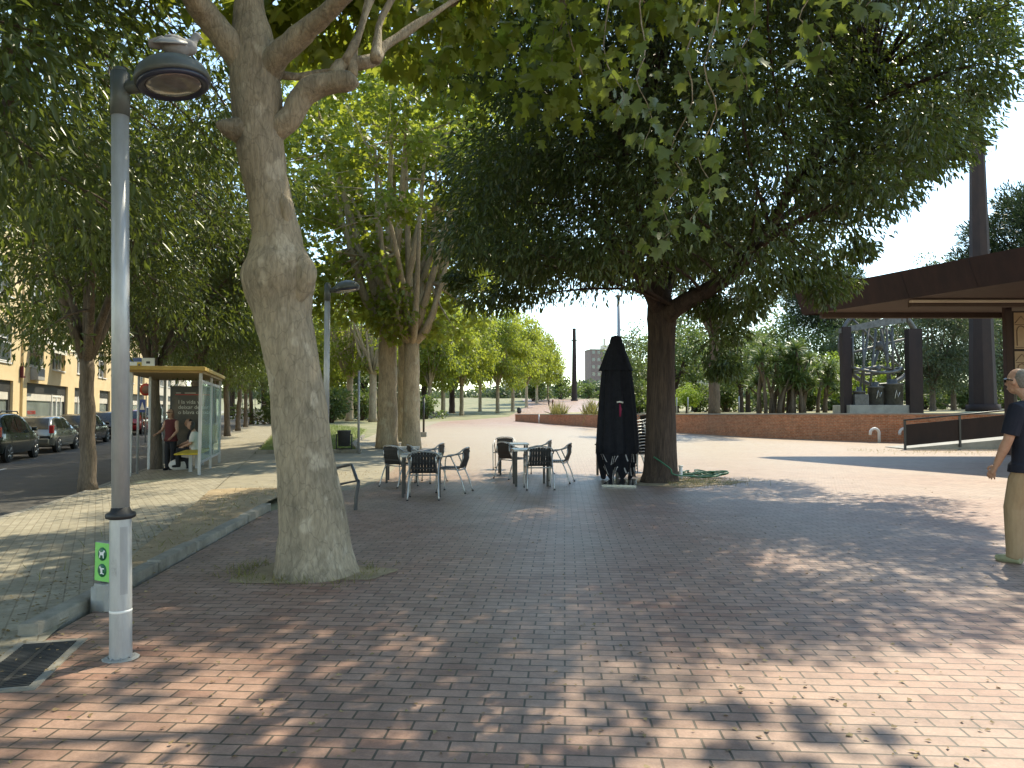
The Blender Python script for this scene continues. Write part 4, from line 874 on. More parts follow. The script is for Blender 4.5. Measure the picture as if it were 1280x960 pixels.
# ramp with solid dark parapet
ra = gp(1131.5, 562); rb_ = gp(1194, 561)
rR = empty('access_ramp', (ra.x, ra.y, ra.z), 0, 'access ramp with a dark solid steel parapet in front of the brick wall', 'ramp')
d1 = Vector((1, .02, 0)); Ls = 6.6; slope = .095
m = MB(); m.add([(0, .06, -.05), (Ls, .06 + .13, -.05), (Ls, 1.5, -.05), (0, 1.5, -.05), (0, .06, .04), (Ls, .19, Ls * slope), (Ls, 1.5, Ls * slope), (0, 1.5, .04)], [(0, 1, 5, 4), (1, 2, 6, 5), (2, 3, 7, 6), (3, 0, 4, 7), (4, 5, 6, 7)]); m.build('ramp_slab', M['concrete'], rR)
m = MB(); m.add([(0.06, 0, .14), (Ls, .132, .14 + Ls * slope), (Ls, .132, .92 + Ls * slope), (.06, 0, .92), (.06, .03, .14), (Ls, .162, .14 + Ls * slope), (Ls, .162, .92 + Ls * slope), (.06, .03, .92)], [(0, 1, 2, 3), (4, 5, 6, 7), (0, 1, 5, 4), (3, 2, 6, 7), (0, 3, 7, 4), (1, 2, 6, 5)]); m.build('parapet_panel', M['cortendark'], rR)
for k in range(4):
    x = k * 2.05; m = MB(); m.box(x - .035, x + .035, -.03 + .02 * x, .02 * x - .002 + .03, -.05 + max(0, x * slope - .05), 1.06 + x * slope); m.build('post', M['blackmetal'], rR)
m = MB(); m.tube([(-.04, 0, 1.08), (Ls, .13, 1.08 + Ls * slope)], .03, 8); m.build('handrail', M['blackmetal'], rR)
# bent vent pipes at the wall foot
for i, (px, lb) in enumerate(((1087.5, 'bent white vent pipe at the foot of the brick wall'), (1124, 'second bent white vent pipe, next to the ramp parapet'))):
    g = gp(px + 5, 553.2); m = MB()
    m.tube([(.19, 0, -.05), (.19, 0, .42)] + [(.19 * math.cos(a), 0, .42 + .19 * math.sin(a)) for a in lin(.2, math.pi, 8)] + [(-.19, 0, .33)], .062, 10)
    o = m.build('vent_pipe', M['white'], None, (g.x - .1, g.y - .28, g.z)); tag(o, lb, 'pipe', 'vent pipes at the brick wall')
# ------------------------------------------------------------ old beam engine
pe = P(1098, 512, 37.5); ez = zp(pe.x, pe.y); rM = empty('beam_engine', (pe.x, pe.y, ez), 0, 'old iron beam engine on a concrete plinth between two rust posts', 'engine')
def Ex(px, py, Y=37.5): return P(px, py, Y) - Vector((pe.x, pe.y, ez))
m = MB(); m.bbox(-1.75, 1.35, -.7, 1.3, -.1, .42, .02); m.build('plinth', M['concrete'], rM)
for x, t_, y_ in ((-1.66, .21, -.3), (1.52, .33, -.75)):
    m = MB(); h = 4.35 if x < 0 else 4.2; m.box(x - t_, x + t_, y_ - .03, y_ + .03, -.1, h); m.box(x - t_, x - t_ + .05, y_ + .032, y_ + .4, -.1, h - .003); m.box(x + t_ - .05, x + t_, y_ + .032, y_ + .4, -.1, h - .003); m.build('post', M['cortendark'], rM)
m = MB(); m.add([(-1.9, -.2, 4.05), (1.2, -.55, 4.55), (1.2, -.55, 4.98), (-1.9, -.2, 4.3), (-1.9, .1, 4.05), (1.2, -.25, 4.55), (1.2, -.25, 4.98), (-1.9, .1, 4.3)], [(0, 1, 2, 3), (4, 5, 6, 7), (0, 1, 5, 4), (3, 2, 6, 7), (0, 3, 7, 4), (1, 2, 6, 5)]); m.build('walking_beam', M['iron'], rM)
def ringpts(c, r, ax, n=40, e=1.0):
    return [Vector(c) + (Vector((r * math.cos(a) * e, 0, r * math.sin(a))) if ax == 'y' else Vector((0, r * math.cos(a), r * math.sin(a))) if ax == 'x' else Vector((r * math.cos(a), r * math.sin(a) * e, 0))) for a in [2 * math.pi * k / n for k in range(n + 1)]]
m = MB(); fc = Vector((.55, .9, 3.5)); m.tube(ringpts(fc, 2.05, 'y'), .11, 8); m.tube(ringpts(fc + Vector((0, .14, 0)), 2.0, 'y'), .06, 6)
o = m.build('flywheel', M['iron'], rM)
m = MB()
for k in range(6):
    a = k * math.pi / 3 + .25; m.tube([fc, fc + Vector((2 * math.cos(a), 0, 2 * math.sin(a)))], [.09, .055], 8)
m.ball(fc, .25, 12); m.build('spokes', M['iron'], o)
m = MB(); hc = Vector((-.15, -.1, 2.15)); m.tube([Vector((hc.x + 1.25 * math.cos(a), hc.y + .8 * math.sin(a), hc.z + .14 * math.cos(2 * a))) for a in lin(0, 2 * math.pi, 36)], .075, 8); m.tube([hc + Vector((-1.5, 0, -.2)), hc + Vector((-.6, 0, .1)), hc + Vector((.2, 0, .22)), hc + Vector((1.2, 0, -.05))], .07, 8); m.ball(hc + Vector((.1, 0, .1)), .17, 10); m.build('rocking_linkage', M['iron'], rM)
m = MB()
for a, b_ in (((-1.0, .1, .42), (-.35, .1, 4.3)), ((.9, .1, .42), (.25, .1, 4.3)), ((-.35, .3, .42), (.1, .3, 4.3)), ((.62, -.3, 4.4), (.62, -.3, 1.9)), ((-1.35, -.25, 4.0), (-1.35, -.25, 2.0)), ((-1.35, -.25, 2.0), (-.9, -.2, 2.25)), ((.45, -.1, .9), (.45, -.1, 4.3)), ((-.75, -.1, .9), (-.75, -.1, 4.1)), ((.7, .2, 4.2), (1.25, .2, 2.6))): m.tube([a, b_], .06, 8)
m.build('frame_rods', M['iron'], rM)
m = MB()
for x, y_, r, h in ((.62, -.2, .48, 1.0), (-.25, -.25, .36, .85), (-1.05, -.2, .28, .62)): m.lathe([(0, .41), (r, .415), (r, .42 + h), (r * 1.12, .43 + h), (r * 1.12, .5 + h), (r * .5, .52 + h), (r * .45, .72 + h), (0, .73 + h)], 16, Matrix.Translation((x, y_, 0)))
m.bbox(-1.4, -.7, -.5, .2, .42, .95, .02); m.build('cylinders', M['iron'], rM)
m = MB(); m.tube([(-.5, -.3, 4.75), (.2, -.35, 5.0), (.9, -.5, 4.95), (1.35, -.4, 4.75)], .09, 8)
for x in (-.3, .15, .5, .95): m.ball((x, -.4, 4.95), .12, 8)
m.tube([(1.0, -.5, 4.6), (1.02, -.5, 5.05), (1.3, -.5, 5.05), (1.32, -.5, 4.5)], .045, 6); m.tube([(-.1, -.2, 4.3), (-.15, -.3, 6.2)], .1, 8); m.tube([(.5, -.3, 5.1), (1.4, -.3, 5.4)], .07, 8); m.build('top_gear', M['iron'], rM)
m = MB(); g_ = [(.62, -.69), (-.25, -.62)]
for x, y_ in g_: m.tube([(x - .13, y_, .75), (x - .05, y_ - .01, 1.15), (x + .02, y_ - .01, .8), (x + .12, y_, 1.05)], .02, 5)
m.build('graffiti', M['white'], rM)
# fence posts in the park
m0 = None
for i, (px, Y) in enumerate(((846, 58), (860, 57), (790, 60), (924, 56))):
    q = P(px, 512, Y); m = MB(); m.tube([(0, 0, -.1), (0, 0, 1.25)], .045, 8); o = m.build('fence_post', M['galv'], None, (q.x, q.y, zp(q.x, q.y)))
    tag(o, ['thin park post just right of the dark trunk', 'second thin park post right of the dark trunk', 'thin park post beside the parasol', 'thin park post left of the yucca clump'][i], 'post', 'thin posts in the park')
# ------------------------------------------------------------ street lamps
M['palegrey'] = plain('sticker residue', (.42, .42, .40), .8, 0, (.30, .30, .29), 60)
def make_lamp(label):
    r = empty('street_lamp', (0, 0, 0), 0, label, 'street lamp', 'dome headed lamp posts')
    m = MB(); m.tube([(0, 0, .80), (0, 0, 3.10)], .0465, 24); m.build('upper_pole', M['galv'], r)
    m = MB(); m.lathe([(0, -.05), (.061, -.05), (.0595, .0), (.058, .1), (.0565, .78), (.054, .80), (.045, .805)], 28)
    lo = m.build('lower_pole', M['galv'], r)
    m = MB(); m.lathe([(.0570, .256), (.0590, .26), (.0590, .268), (.0570, .272)], 28); m.build('weld_seam', M['white'], lo)
    m = MB(); hp = [(math.cos(a) * .0582, math.sin(a) * .0582) for a in lin(-1.15, -.45, 8)]
    m.add([(x, y, .36) for x, y in hp] + [(x, y, .73) for x, y in hp], [(i, i + 1, 9 + i, 8 + i) for i in range(7)], True); m.build('access_door', M['galv2'], lo)
    m = MB()
    for a in (-2.6, -1.9, -1.1, -.3): m.lathe([(0, 0), (.007, 0), (.007, .006), (0, .007)], 8, Matrix.Translation((math.cos(a) * .066, math.sin(a) * .066, .010)))
    m.lathe([(.058, .0), (.075, .0), (.075, .009), (.058, .010)], 28); m.build('base_flange', M['galv2'], lo)
    m = MB(); hq = [(math.cos(a) * .0580, math.sin(a) * .0580) for a in lin(-2.0, -1.45, 6)]; m.add([(x, y, .47 + .012 * math.sin(k)) for k, (x, y) in enumerate(hq)] + [(x, y, .56 + .008 * math.cos(k * 2)) for k, (x, y) in enumerate(hq)], [(i, i + 1, 7 + i, 6 + i) for i in range(5)], True); m.build('torn_sticker', M['palegrey'], lo)
    m = MB(); m.lathe([(.054, .768), (.076, .777), (.080, .79), (.076, .803), (.056, .812), (.046, .835)], 28); m.build('collar', M['black'], r)
    m = MB(); m.tube([(0, 0, 3.05), (0, 0, 3.30)], .052, 20); m.tube([(0, 0, 3.30), (0, 0, 3.33)], [.05, .03], 16)
    m.tube([(.02, 0, 3.21), (.10, 0, 3.22), (.17, 0, 3.27)], [.035, .04, .045], 12); m.build('arm', M['lampgrey'], r)
    h = empty('lamp_head', (.30, 0, 3.275)); h.parent = r; h.scale = (.9, .9, .9); h.rotation_euler = (R(1), R(-9), 0)
    m = MB(); m.lathe([(.215, -.045), (.228, -.038), (.23, -.02), (.222, .01), (.20, .045), (.165, .075), (.11, .098), (.05, .110), (0, .114)], 40); m.build('dome', M['lampgrey'], h)
    m = MB(); m.lathe([(.214, -.04), (.218, -.062), (.20, -.074), (.172, -.062), (.165, -.045)], 40); m.build('rim', M['lampring'], h)
    m = MB(); m.lathe([(.178, -.052), (.16, -.066), (.12, -.076), (.06, -.082), (0, -.083)], 36); m.build('lens', M['lampglass'], h)
    return r
g = gp(151, 823); lamp = make_lamp('grey lamp post with dome head standing on the red paving in front'); lamp.location = (g.x, g.y, 0); lamp.scale = (1.03, 1.03, 1.04); lamp.rotation_euler = (0, R(-1.2), 0)
g2 = Vector(((408 - 640) / F * 11.9, 11.9, 0)); l2 = copy_tree(lamp); l2.location = (g2.x, g2.y, zg(g2.x, g2.y)); l2['label'] = 'second dome lamp post standing behind the leaning plane tree'; l2.scale = (1, 1, 1.05); l2.rotation_euler = (0, 0, .2)
mb = MB(); mb.lathe([(0, .0), (.105, .0), (.092, .006), (.07, .010)], 11); o = mb.build('mortar_patch', M['concrete'], None, (g.x, g.y, .002)); o['kind'] = 'structure'
# pigeon on the lamp
hd = Vector((g.x + .30 - .07, g.y + .01, 3.275 * 1.04 + .108))
pg = empty('pigeon', hd + Vector((.02, 0, .0)), R(38), 'grey pigeon perched on top of the dome lamp', 'bird')
M['pigeon'] = plain('pigeon grey', (.26, .25, .25), .8, 0, (.20, .19, .195), 30)
m = MB(); m.ball((0, 0, .085), (.088, .062, .066), 12); m.ball((.07, 0, .10), (.055, .047, .05), 10); m.tube([(.085, 0, .11), (.10, 0, .15), (.112, 0, .175)], [.035, .026, .024], 10); m.ball((.118, 0, .183), (.027, .023, .024), 10); m.tube([(.14, 0, .182), (.163, 0, .174)], [.009, .002], 6)
m.tube([(-.07, 0, .085), (-.11, 0, .068), (-.15, 0, .055)], [.04, .032, .02], 8, ell=(.5, 1.2)); m.tube([(.01, .02, .05), (.015, .02, .0)], .006, 6); m.tube([(.01, -.02, .05), (.015, -.02, .0)], .006, 6)
blob('body', m, .006, M['pigeon'], pg, 3)
for s in (1, -1):
    m = MB(); m.tube([(.05, s * .052, .10), (-.02, s * .062, .09), (-.09, s * .045, .075), (-.13, s * .03, .06)], [.02, .035, .028, .006], 8, ell=(1, .35)); m.build('wing', M['galv2'], pg)
# ------------------------------------------------------------ drain, dog sign
dc = [gp(-14, 866), gp(62, 802), gp(112, 800.5), gp(40, 866)]
c0 = gp(46, 832); dx = (gp(112, 800.5) - gp(62, 802)); ang = math.atan2((gp(62, 802) - gp(-14, 866)).y, (gp(62, 802) - gp(-14, 866)).x)
rD = empty('drain_grate', (c0.x - .06, c0.y, .005), ang, 'dark slotted drain grate in a concrete frame beside the lamp post', 'drain')
m = MB(); Lg, Wg = .44, .19
for b_ in ((-Lg, Lg, -Wg, -Wg + .045), (-Lg, Lg, Wg - .045, Wg), (-Lg, -Lg + .05, -Wg + .046, Wg - .046), (Lg - .05, Lg, -Wg + .046, Wg - .046)): m.box(b_[0], b_[1], b_[2], b_[3], -.05, .008)
m.build('frame', M['kerb'], rD)
m = MB(); m.box(-Lg + .05, Lg - .05, -Wg + .045, Wg - .045, -.02, .0); m.build('pit', M['black'], rD)
m = MB(); k = -Lg + .06
while k < Lg - .06: m.box(k, k + .012, -Wg + .047, Wg - .047, .001, .011); k += .026
m.box(-Lg + .06, Lg - .06, -.012, .012, .002, .0125); m.build('bars', M['charcoal'], rD)
gs = gp(130, 763); rs = empty('dog_sign', (gs.x, gs.y, 0), R(-28), 'green dog sign on a short grey post at the kerb behind the lamp', 'sign')
m = MB(); m.bbox(-.06, .075, -.05, .05, -.05, .20, .02); m.tube([(-.045, 0, -.05), (-.045, 0, .165)], .062, 16); m.build('stub', M['concrete'], rs)
m = MB(); m.bbox(-.06, .075, -.035, .035, .215, .49, .006); m.build('box', M['galv2'], rs)
m = MB(); m.box(-.052, .12, -.042, -.0365, .218, .487); m.build('face', M['signgreen'], rs)
for z in (.41, .295):
    m = MB(); m.lathe([(0, 0), (.047, 0), (.047, .003), (0, .0031)], 24, Matrix.Translation((.035, -.0425, z)) @ Matrix.Rotation(math.pi / 2, 4, 'X')); o = m.build('disc', M['darkgreen'], rs)
    m = MB(); Md = Matrix.Translation((.035, -.0465, z)) @ Matrix.Rotation(math.pi / 2, 4, 'X')
    dog = [(-.03, -.028), (-.022, -.028), (-.018, -.008), (.008, -.008), (.012, -.028), (.02, -.028), (.018, .004), (.026, .016), (.034, .017), (.03, .026), (.02, .03), (.012, .018), (-.016, .010), (-.028, .022), (-.031, .018), (-.025, .004)]
    if z < .35: dog = [(-y * .9, x * .9) for x, y in dog]
    m.prism(dog, 0, .0015, Md); m.build('dog_symbol', M['white'], o)
# bent hoop beside the big plane
gh = gp(444, 638); m = MB(); hp = spline([(0, 0, -.05), (.01, .02, .2), (.035, .05, .40), (-.0, .10, .435), (-.12, .35, .60), (-.2, .55, .615), (-.45, .9, .55), (-.8, 1.4, .42), (-.95, 1.6, .1), (-.96, 1.62, -.05)], 5); m.tube(hp, lin(.028, .016, len(hp)), 10)
m.tube([(.01, .06, .42), (-.3, .02, .36), (-.62, -.05, .28)], [.012, .018, .024], 8)
o = m.build('bent_hoop', M['blackmetal'], None, gh); tag(o, 'bent dark metal hoop sticking up behind the big leaning plane', 'hoop')
# waste bin and its pole
gb = gp(430, 566.5); rb = empty('waste_bin', gb, 0, 'dark round waste bin hung in a low frame at the lawn edge', 'waste bin')
s = gb.y / F; m = MB(); m.lathe([(0, 9 * s), (7.2 * s, 9 * s), (8.2 * s, 27 * s), (8.6 * s, 27.5 * s), (8.6 * s, 28.5 * s), (7.7 * s, 28.5 * s), (7.2 * s, 12 * s), (0, 11.5 * s)], 20); m.build('bucket', M['charcoal'], rb)
m = MB(); 
for q in (-9.6, 9.6): m.tube([(q * s, 0, -.05), (q * s, 0, 24 * s)], .022, 8); m.tube([(q * s, 0, 23 * s), (q * .8 * s, 0, 23 * s)], .018, 6)
m.tube([(-9.6 * s, 0, 5.5 * s), (9.6 * s, 0, 5.5 * s)], .02, 8); m.build('frame', M['blackmetal'], rb)
g = gp(448, 567); m = MB(); m.tube([(0, 0, -.05), (0, 0, 2.75)], .04, 10); m.lathe([(0, 2.75), (.05, 2.75), (.05, 2.79), (0, 2.8)], 12); o = m.build('thin_pole', M['galv2'], None, g); tag(o, 'thin grey pole right of the waste bin', 'pole')
g = gp(529.5, 546); r = empty('black_post', g, 0, 'slim black post on a concrete footing right of the plane trunks', 'post'); s = g.y / F
m = MB(); m.box(-.16, .16, -.16, .16, -.1, 6 * s); m.build('footing', M['concrete'], r); m = MB(); m.tube([(0, 0, 6 * s), (0, 0, 49 * s)], .055, 10); m.tube([(0, 0, 49 * s), (0, 0, 50.5 * s)], [.055, .09], 10); m.build('shaft', M['blackmetal'], r)
g = gp(649, 516.8); r = empty('litter_bin', g, 0, 'small black litter bin at the tip of the brick wall', 'waste bin'); s = g.y / F
m = MB(); m.lathe([(0, -.05), (2 * s, -.05), (2 * s, .12), (2.9 * s, .2), (2.9 * s, 6.6 * s), (0, 6.7 * s)], 14); m.build('body', M['charcoal'], r); m = MB(); m.lathe([(0, 6.72 * s), (3.1 * s, 6.75 * s), (3.0 * s, 7.3 * s), (0, 7.7 * s)], 14); m.build('lid', M['blackmetal'], r)
m = MB(); m.tube([(0, 0, -.1), (0, 0, .75)], .06, 10); g = gp(673.5, 529); o = m.build('bollard', M['white'], None, g + Vector((0, -.6, 0))); tag(o, 'short white bollard in front of the brick wall tip', 'bollard')
g = P(774, 512, 60); r = empty('tall_pole', (g.x, g.y, zp(g.x, g.y)), 0, 'tall thin grey pole rising behind the closed parasol', 'pole'); m = MB(); m.tube([(0, 0, 0), (0, 0, 9.5)], [.17, .13], 10); m.build('shaft', M['galv2'], r); m = MB(); m.lathe([(0, 9.5), (.3, 9.5), (.3, 9.6), (0, 9.7)], 12); m.build('head', M['galv2'], r)
# ------------------------------------------------------------ parasol, plate, hose
gu = gp(771, 600); sU = gu.y / F
rU = empty('closed_parasol', gu, 0, 'tall closed navy black parasol with printed hem beside the dark tree', 'parasol')
def canopy(prof, n, folds, amp, seed):
    rng = random.Random(seed); m = MB(); ph = rng.uniform(0, 6)
    vs = []
    for z, r, a_ in prof:
        for k in range(n):
            A_ = 2 * math.pi * k / n; rr = r * (1 + amp * a_ * (math.cos(folds * A_ + ph) * .7 + .3 * math.cos((folds * 2 + 1) * A_ + z * 1.2)))
            vs.append((rr * math.cos(A_) * 1.0, rr * math.sin(A_) * .9, z))
    fs = [(i * n + k, i * n + (k + 1) % n, (i + 1) * n + (k + 1) % n, (i + 1) * n + k) for i in range(len(prof) - 1) for k in range(n)]
    m.add(vs, fs, True); return m
z_ = lambda py: (600 - py) * sU
body = [(z_(py), hw * sU, a_) for py, hw, a_ in ((566, 25, 1), (555, 24.6, 1), (540, 23.8, 1), (520, 22.6, 1), (500, 21, 1), (480, 19, 1), (466, 17.5, .9), (450, 14, .6), (430, 9, .4))]
canopy(body, 96, 9, .13, 1).build('canopy', M['navy'], rU)
top = [(z_(py), hw * sU, a_) for py, hw, a_ in ((464, 20.5, 1), (463, 20, 1), (452, 16.5, .8), (440, 12.5, .5), (430, 8.5, .3), (425, 7.5, .2), (421, 6, .1), (419.5, 1, 0))]
canopy(top, 72, 8, .10, 2).build('top_flap', M['navy'], rU)
m = MB(); n = 96; vs = []
for j in range(5):
    for k in range(n):
        A_ = 2 * math.pi * k / n; zt = z_(565); zb = z_(588 + 11 * abs(math.sin(4.0 * A_ + .5)) ** 1.5); z = zt + (zb - zt) * j / 4
        rr = (25 - 1.7 * j) * sU * (1 + .15 * math.cos(9 * A_ + 2.4) * (.5 + .5 * j / 4)); vs.append((rr * math.cos(A_) * .99, rr * math.sin(A_) * .89, z))
m.add(vs, [(j * n + k, j * n + (k + 1) % n, (j + 1) * n + (k + 1) % n, (j + 1) * n + k) for j in range(4) for k in range(n)], True)
val = m.build('valance', M['navy'], rU)
m = MB()                                                          # white printed bars on the hem, unreadable in its folds
M['print'] = plain('faded white print', (.55, .54, .56), .85, 0, (.3, .3, .33), 40)
def hem(A_, f):
    zt = z_(565); zb = z_(588 + 11 * abs(math.sin(4.0 * A_ + .5)) ** 1.5); j = f * 4
    rr = (25 - 1.7 * j) * sU * (1 + .15 * math.cos(9 * A_ + 2.4) * (.5 + .5 * j / 4)) + .008; return (rr * math.cos(A_) * .99, rr * math.sin(A_) * .89, zt + (zb - zt) * f)
for a0, sl in ((3.55, .5), (3.7, .5), (3.88, .6), (4.35, -.55), (4.48, -.6), (4.62, -.6), (5.05, .5), (5.35, .5), (5.52, .5), (5.68, .5), (5.84, .5)):
    for f0 in ((.12, .62) if sl > 0 else (.2, .75)):
        q = []
        for i in range(5):
            f = f0 - .05 + (.30) * i / 4 * 1; q.append((hem(a0 + sl * .25 * i / 4, f), hem(a0 + .045 + sl * .25 * i / 4, f)))
        m.add([p for pr_ in q for p in pr_], [(2 * i, 2 * i + 1, 2 * i + 3, 2 * i + 2) for i in range(4)], True)
m.build('lettering', M['print'], val)
m = MB(); m.tube([(0, 0, .02), (0, 0, z_(425))], .03, 14); m.build('pole', M['galv2'], rU)
m = MB(); m.tube([(.03, -.345, z_(505)), (.035, -.36, z_(512)), (.03, -.365, z_(521))], [.02, .03, .022], 8, ell=(1, .4)); m.build('tie_tag', plain('crimson tag', (.25, .01, .06), .7), rU)
m = MB(); m.tube([(-.04, -.35, z_(503.5)), (.02, -.36, z_(503)), (.09, -.345, z_(504))], .018, 6); m.build('buckle', M['white'], rU)
q = [gp(752, 609), gp(795, 610), gp(797, 602), gp(764, 601.5)]
rB = empty('base_plate', (0, 0, 0), 0, 'pale shiny square plate on the paving under the parasol', 'base plate'); m = MB()
ctr = sum(q, Vector()) / 4; rB.location = (ctr.x, ctr.y, .006)
m.prism([(p.x - ctr.x, p.y - ctr.y) for p in q], 0, .045); m.build('plate', plain('polished pale plate', (.75, .8, .8), .16, 1.0, (.6, .66, .66), 2), rB)
m = MB(); m.tube([(-.1 + gu.x - ctr.x + .1, gu.y - ctr.y - .12, .045), (gu.x - ctr.x, gu.y - ctr.y - .12, .2)], .045, 12); m.build('socket', M['galv2'], rB)
# hose and pipe stub
he = gp(872, 598); m = MB(); pts = []
for k in range(150):
    a = k * .21; r = .28 + .16 * math.sin(k * .37) + .06 * math.sin(k * 1.1); pts.append((he.x + .08 + r * 1.45 * math.cos(a) + .05 * math.sin(k * .05), he.y + .1 + r * .8 * math.sin(a), .05 + .0006 * k + .03 * math.sin(k * .8)))
tr_ = [(p.x, p.y - .33 if i == 0 else p.y, p.z) for i, p in enumerate([P(817, 571, bE.y - .36), P(826, 577, bE.y - .45), P(838, 586, bE.y - .5), P(846, 594, bE.y - .45)])]
tr_[0] = tuple(P(817, 571, bE.y - .40)); pts = spline(tr_ + [(pts[0][0] - .1, pts[0][1] - .2, .05)], 5) + [Vector(p) for p in pts]
m.tube(pts, .015, 7); tag(m.build('garden_hose', M['hose'], None), 'green hose lying in loops at the foot of the dark tree', 'hose')
g = gp(851, 599); m = MB(); m.tube([(0, 0, -.05), (0, 0, .26)], .04, 12); m.lathe([(0, .26), (.048, .26), (.048, .29), (0, .295)], 12); tag(m.build('pipe_stub', M['white'], None, g), 'short white pipe stub standing beside the green hose', 'pipe')
# bare earth round the trees
def pit(name, c, rx, ry, seed, z=.010):
    rng = random.Random(seed); m = MB(); n = 40; m.v.append((c.x, c.y, z + .02)); 
    for k in range(n):
        a = 2 * math.pi * k / n; r = 1 + .18 * math.sin(3 * a + seed) + .09 * math.sin(7 * a) + rng.uniform(-.06, .06); m.v.append((c.x + rx * r * math.cos(a), c.y + ry * r * math.sin(a), z))
    for k in range(n): m.f.append((0, 1 + k, 1 + (k + 1) % n)); m.sm.append(True)
    o = m.build(name, M['soil']); o['kind'] = 'structure'
pit('bare_earth', Vector((bE.x + .35, bE.y - .1, 0)), 1.15, .85, 1); pit('bare_earth', Vector((base.x, base.y + .02, 0)), .62, .48, 2, .008)
# ------------------------------------------------------------ cafe tables and chairs
def make_chair(label, group):
    r = empty('cafe_chair', (0, 0, 0), 0, label, 'chair', group)      # faces +Y
    fr = MB(); tr = .0125
    for s in (-1, 1):
        fr.tube(spline([(s * .245, .23, 0), (s * .25, .225, .3), (s * .255, .21, .58), (s * .262, .14, .635), (s * .262, -.02, .65), (s * .25, -.17, .70), (s * .2, -.24, .76), (s * .1, -.265, .785), (0, -.27, .79)], 4), tr, 8)
        fr.tube(spline([(s * .25, -.30, 0), (s * .24, -.22, .25), (s * .235, -.12, .46), (s * .25, -.03, .645)], 4), tr, 8)
        fr.tube([(s * .235, .2, .425), (s * .22, -.17, .415)], tr * .9, 8); fr.tube([(s * .22, -.17, .415), (s * .2, -.24, .60), (s * .19, -.247, .755)], tr * .8, 8)
    fr.tube([(-.25, .215, .42), (.25, .215, .42)], tr * .9, 8); fr.tube([(-.232, -.165, .40), (.232, -.165, .40)], tr * .9, 8)
    fr.build('frame', M['alu'], r)
    se = MB()
    for k in range(9): y0 = -.165 + k * .042; se.bbox(-.215, .215, y0, y0 + .037, .43, .447, .006)
    se.build('seat', M['slat'], r)
    bk = MB()
    for k in range(8):
        x = -.175 + k * .05; w_ = .0235; dz = .02 * abs(k - 3.5) / 3.5
        a = [(x - w_, -.185, .44), (x + w_, -.185, .44), (x + w_, -.232, .60), (x - w_, -.232, .60), (x + w_, -.262 + dz, .775 - dz), (x - w_, -.262 + dz, .775 - dz)]
        bk.add([(p[0], p[1] - .004, p[2]) for p in a] + [(p[0], p[1] + .006, p[2]) for p in a], [(0, 1, 2, 3), (3, 2, 4, 5), (6, 7, 8, 9), (9, 8, 10, 11), (0, 3, 9, 6), (1, 2, 8, 7), (3, 5, 11, 9), (2, 4, 10, 8)])
    bk.box(-.2, .2, -.214, -.206, .5, .53); bk.box(-.2, .2, -.258, -.247, .70, .735); bk.build('backrest', M['slat'], r)
    ft = MB()
    for s in (-1, 1):
        for q in ((s * .245, .23), (s * .25, -.30)): ft.lathe([(0, -.003), (.018, -.002), (.018, .022), (.012, .024)], 8, Matrix.Translation((q[0], q[1], 0)))
    ft.build('foot_caps', M['black'], r); return r
def make_table(label, group):
    r = empty('cafe_table', (0, 0, 0), 0, label, 'table', group)
    m = MB(); m.bbox(-.33, .33, -.33, .33, .685, .702, .005); t_ = m.build('tabletop', plain('grey table laminate', (.42, .43, .43), .3, .1, (.36, .37, .37), 14), r)
    m = MB()
    for a, b_, c, d_ in ((-.345, .345, -.345, -.331), (-.345, .345, .331, .345), (-.345, -.331, -.331, .331), (.331, .345, -.331, .331)): m.box(a, b_, c, d_, .672, .708)
    m.build('edge', M['alu'], t_)
    for sx_ in (-1, 1):
        for sy in (-1, 1):
            m = MB(); m.bbox(sx_ * .3 - .022, sx_ * .3 + .022, sy * .3 - .022, sy * .3 + .022, 0, .684, .006); m.build('leg', M['blackmetal'], r)
    return r
CG = 'black slatted cafe chairs at the tables'; TG = 'square cafe tables with black legs'
ch0 = make_chair('', CG); tb0 = make_table('', TG); used = [0, 0]
def chair(px, py, rz, label, grp=CG):
    o = ch0 if not used[0] else copy_tree(ch0); used[0] = 1; g = gp(px, py); o.location = g; o.rotation_euler = (0, 0, R(rz)); o['label'] = label; o['group'] = grp; return o
def table(px, py, rz, label):
    o = tb0 if not used[1] else copy_tree(tb0); used[1] = 1; g = gp(px, py); o.location = g; o.rotation_euler = (0, 0, R(rz)); o['label'] = label; return o
L1, L2 = 'of the tables behind the big leaning plane', 'of the tables near the closed parasol'
table(527, 619.5, 6, 'cafe table nearer the viewer ' + L1); table(503, 602, 6, 'cafe table farther from the viewer ' + L1)
chair(530, 623.5, 4, 'black front chair, back to the viewer, ' + L1); chair(566, 615, 78, 'black chair turned sideways and pulled out ' + L1)
chair(500, 608, -38, 'black chair wedged between the two tables ' + L1); chair(537, 603, 80, 'black chair behind the pulled out one ' + L1); chair(527, 607, -70, 'black chair tucked under the nearer table ' + L1)
table(663, 606.5, 4, 'cafe table nearer the viewer ' + L2); table(641, 592.5, 4, 'cafe table farther from the viewer ' + L2)
chair(673.5, 611, 5, 'black front chair, back to the viewer, ' + L2); chair(697, 603, 75, 'black chair turned sideways and pulled out ' + L2)
chair(640, 598, -50, 'black chair wedged between the two tables ' + L2); chair(674, 593.5, 78, 'black chair behind the pulled out one ' + L2); chair(630, 586.5, 175, 'black chair facing the viewer behind the farther table ' + L2)
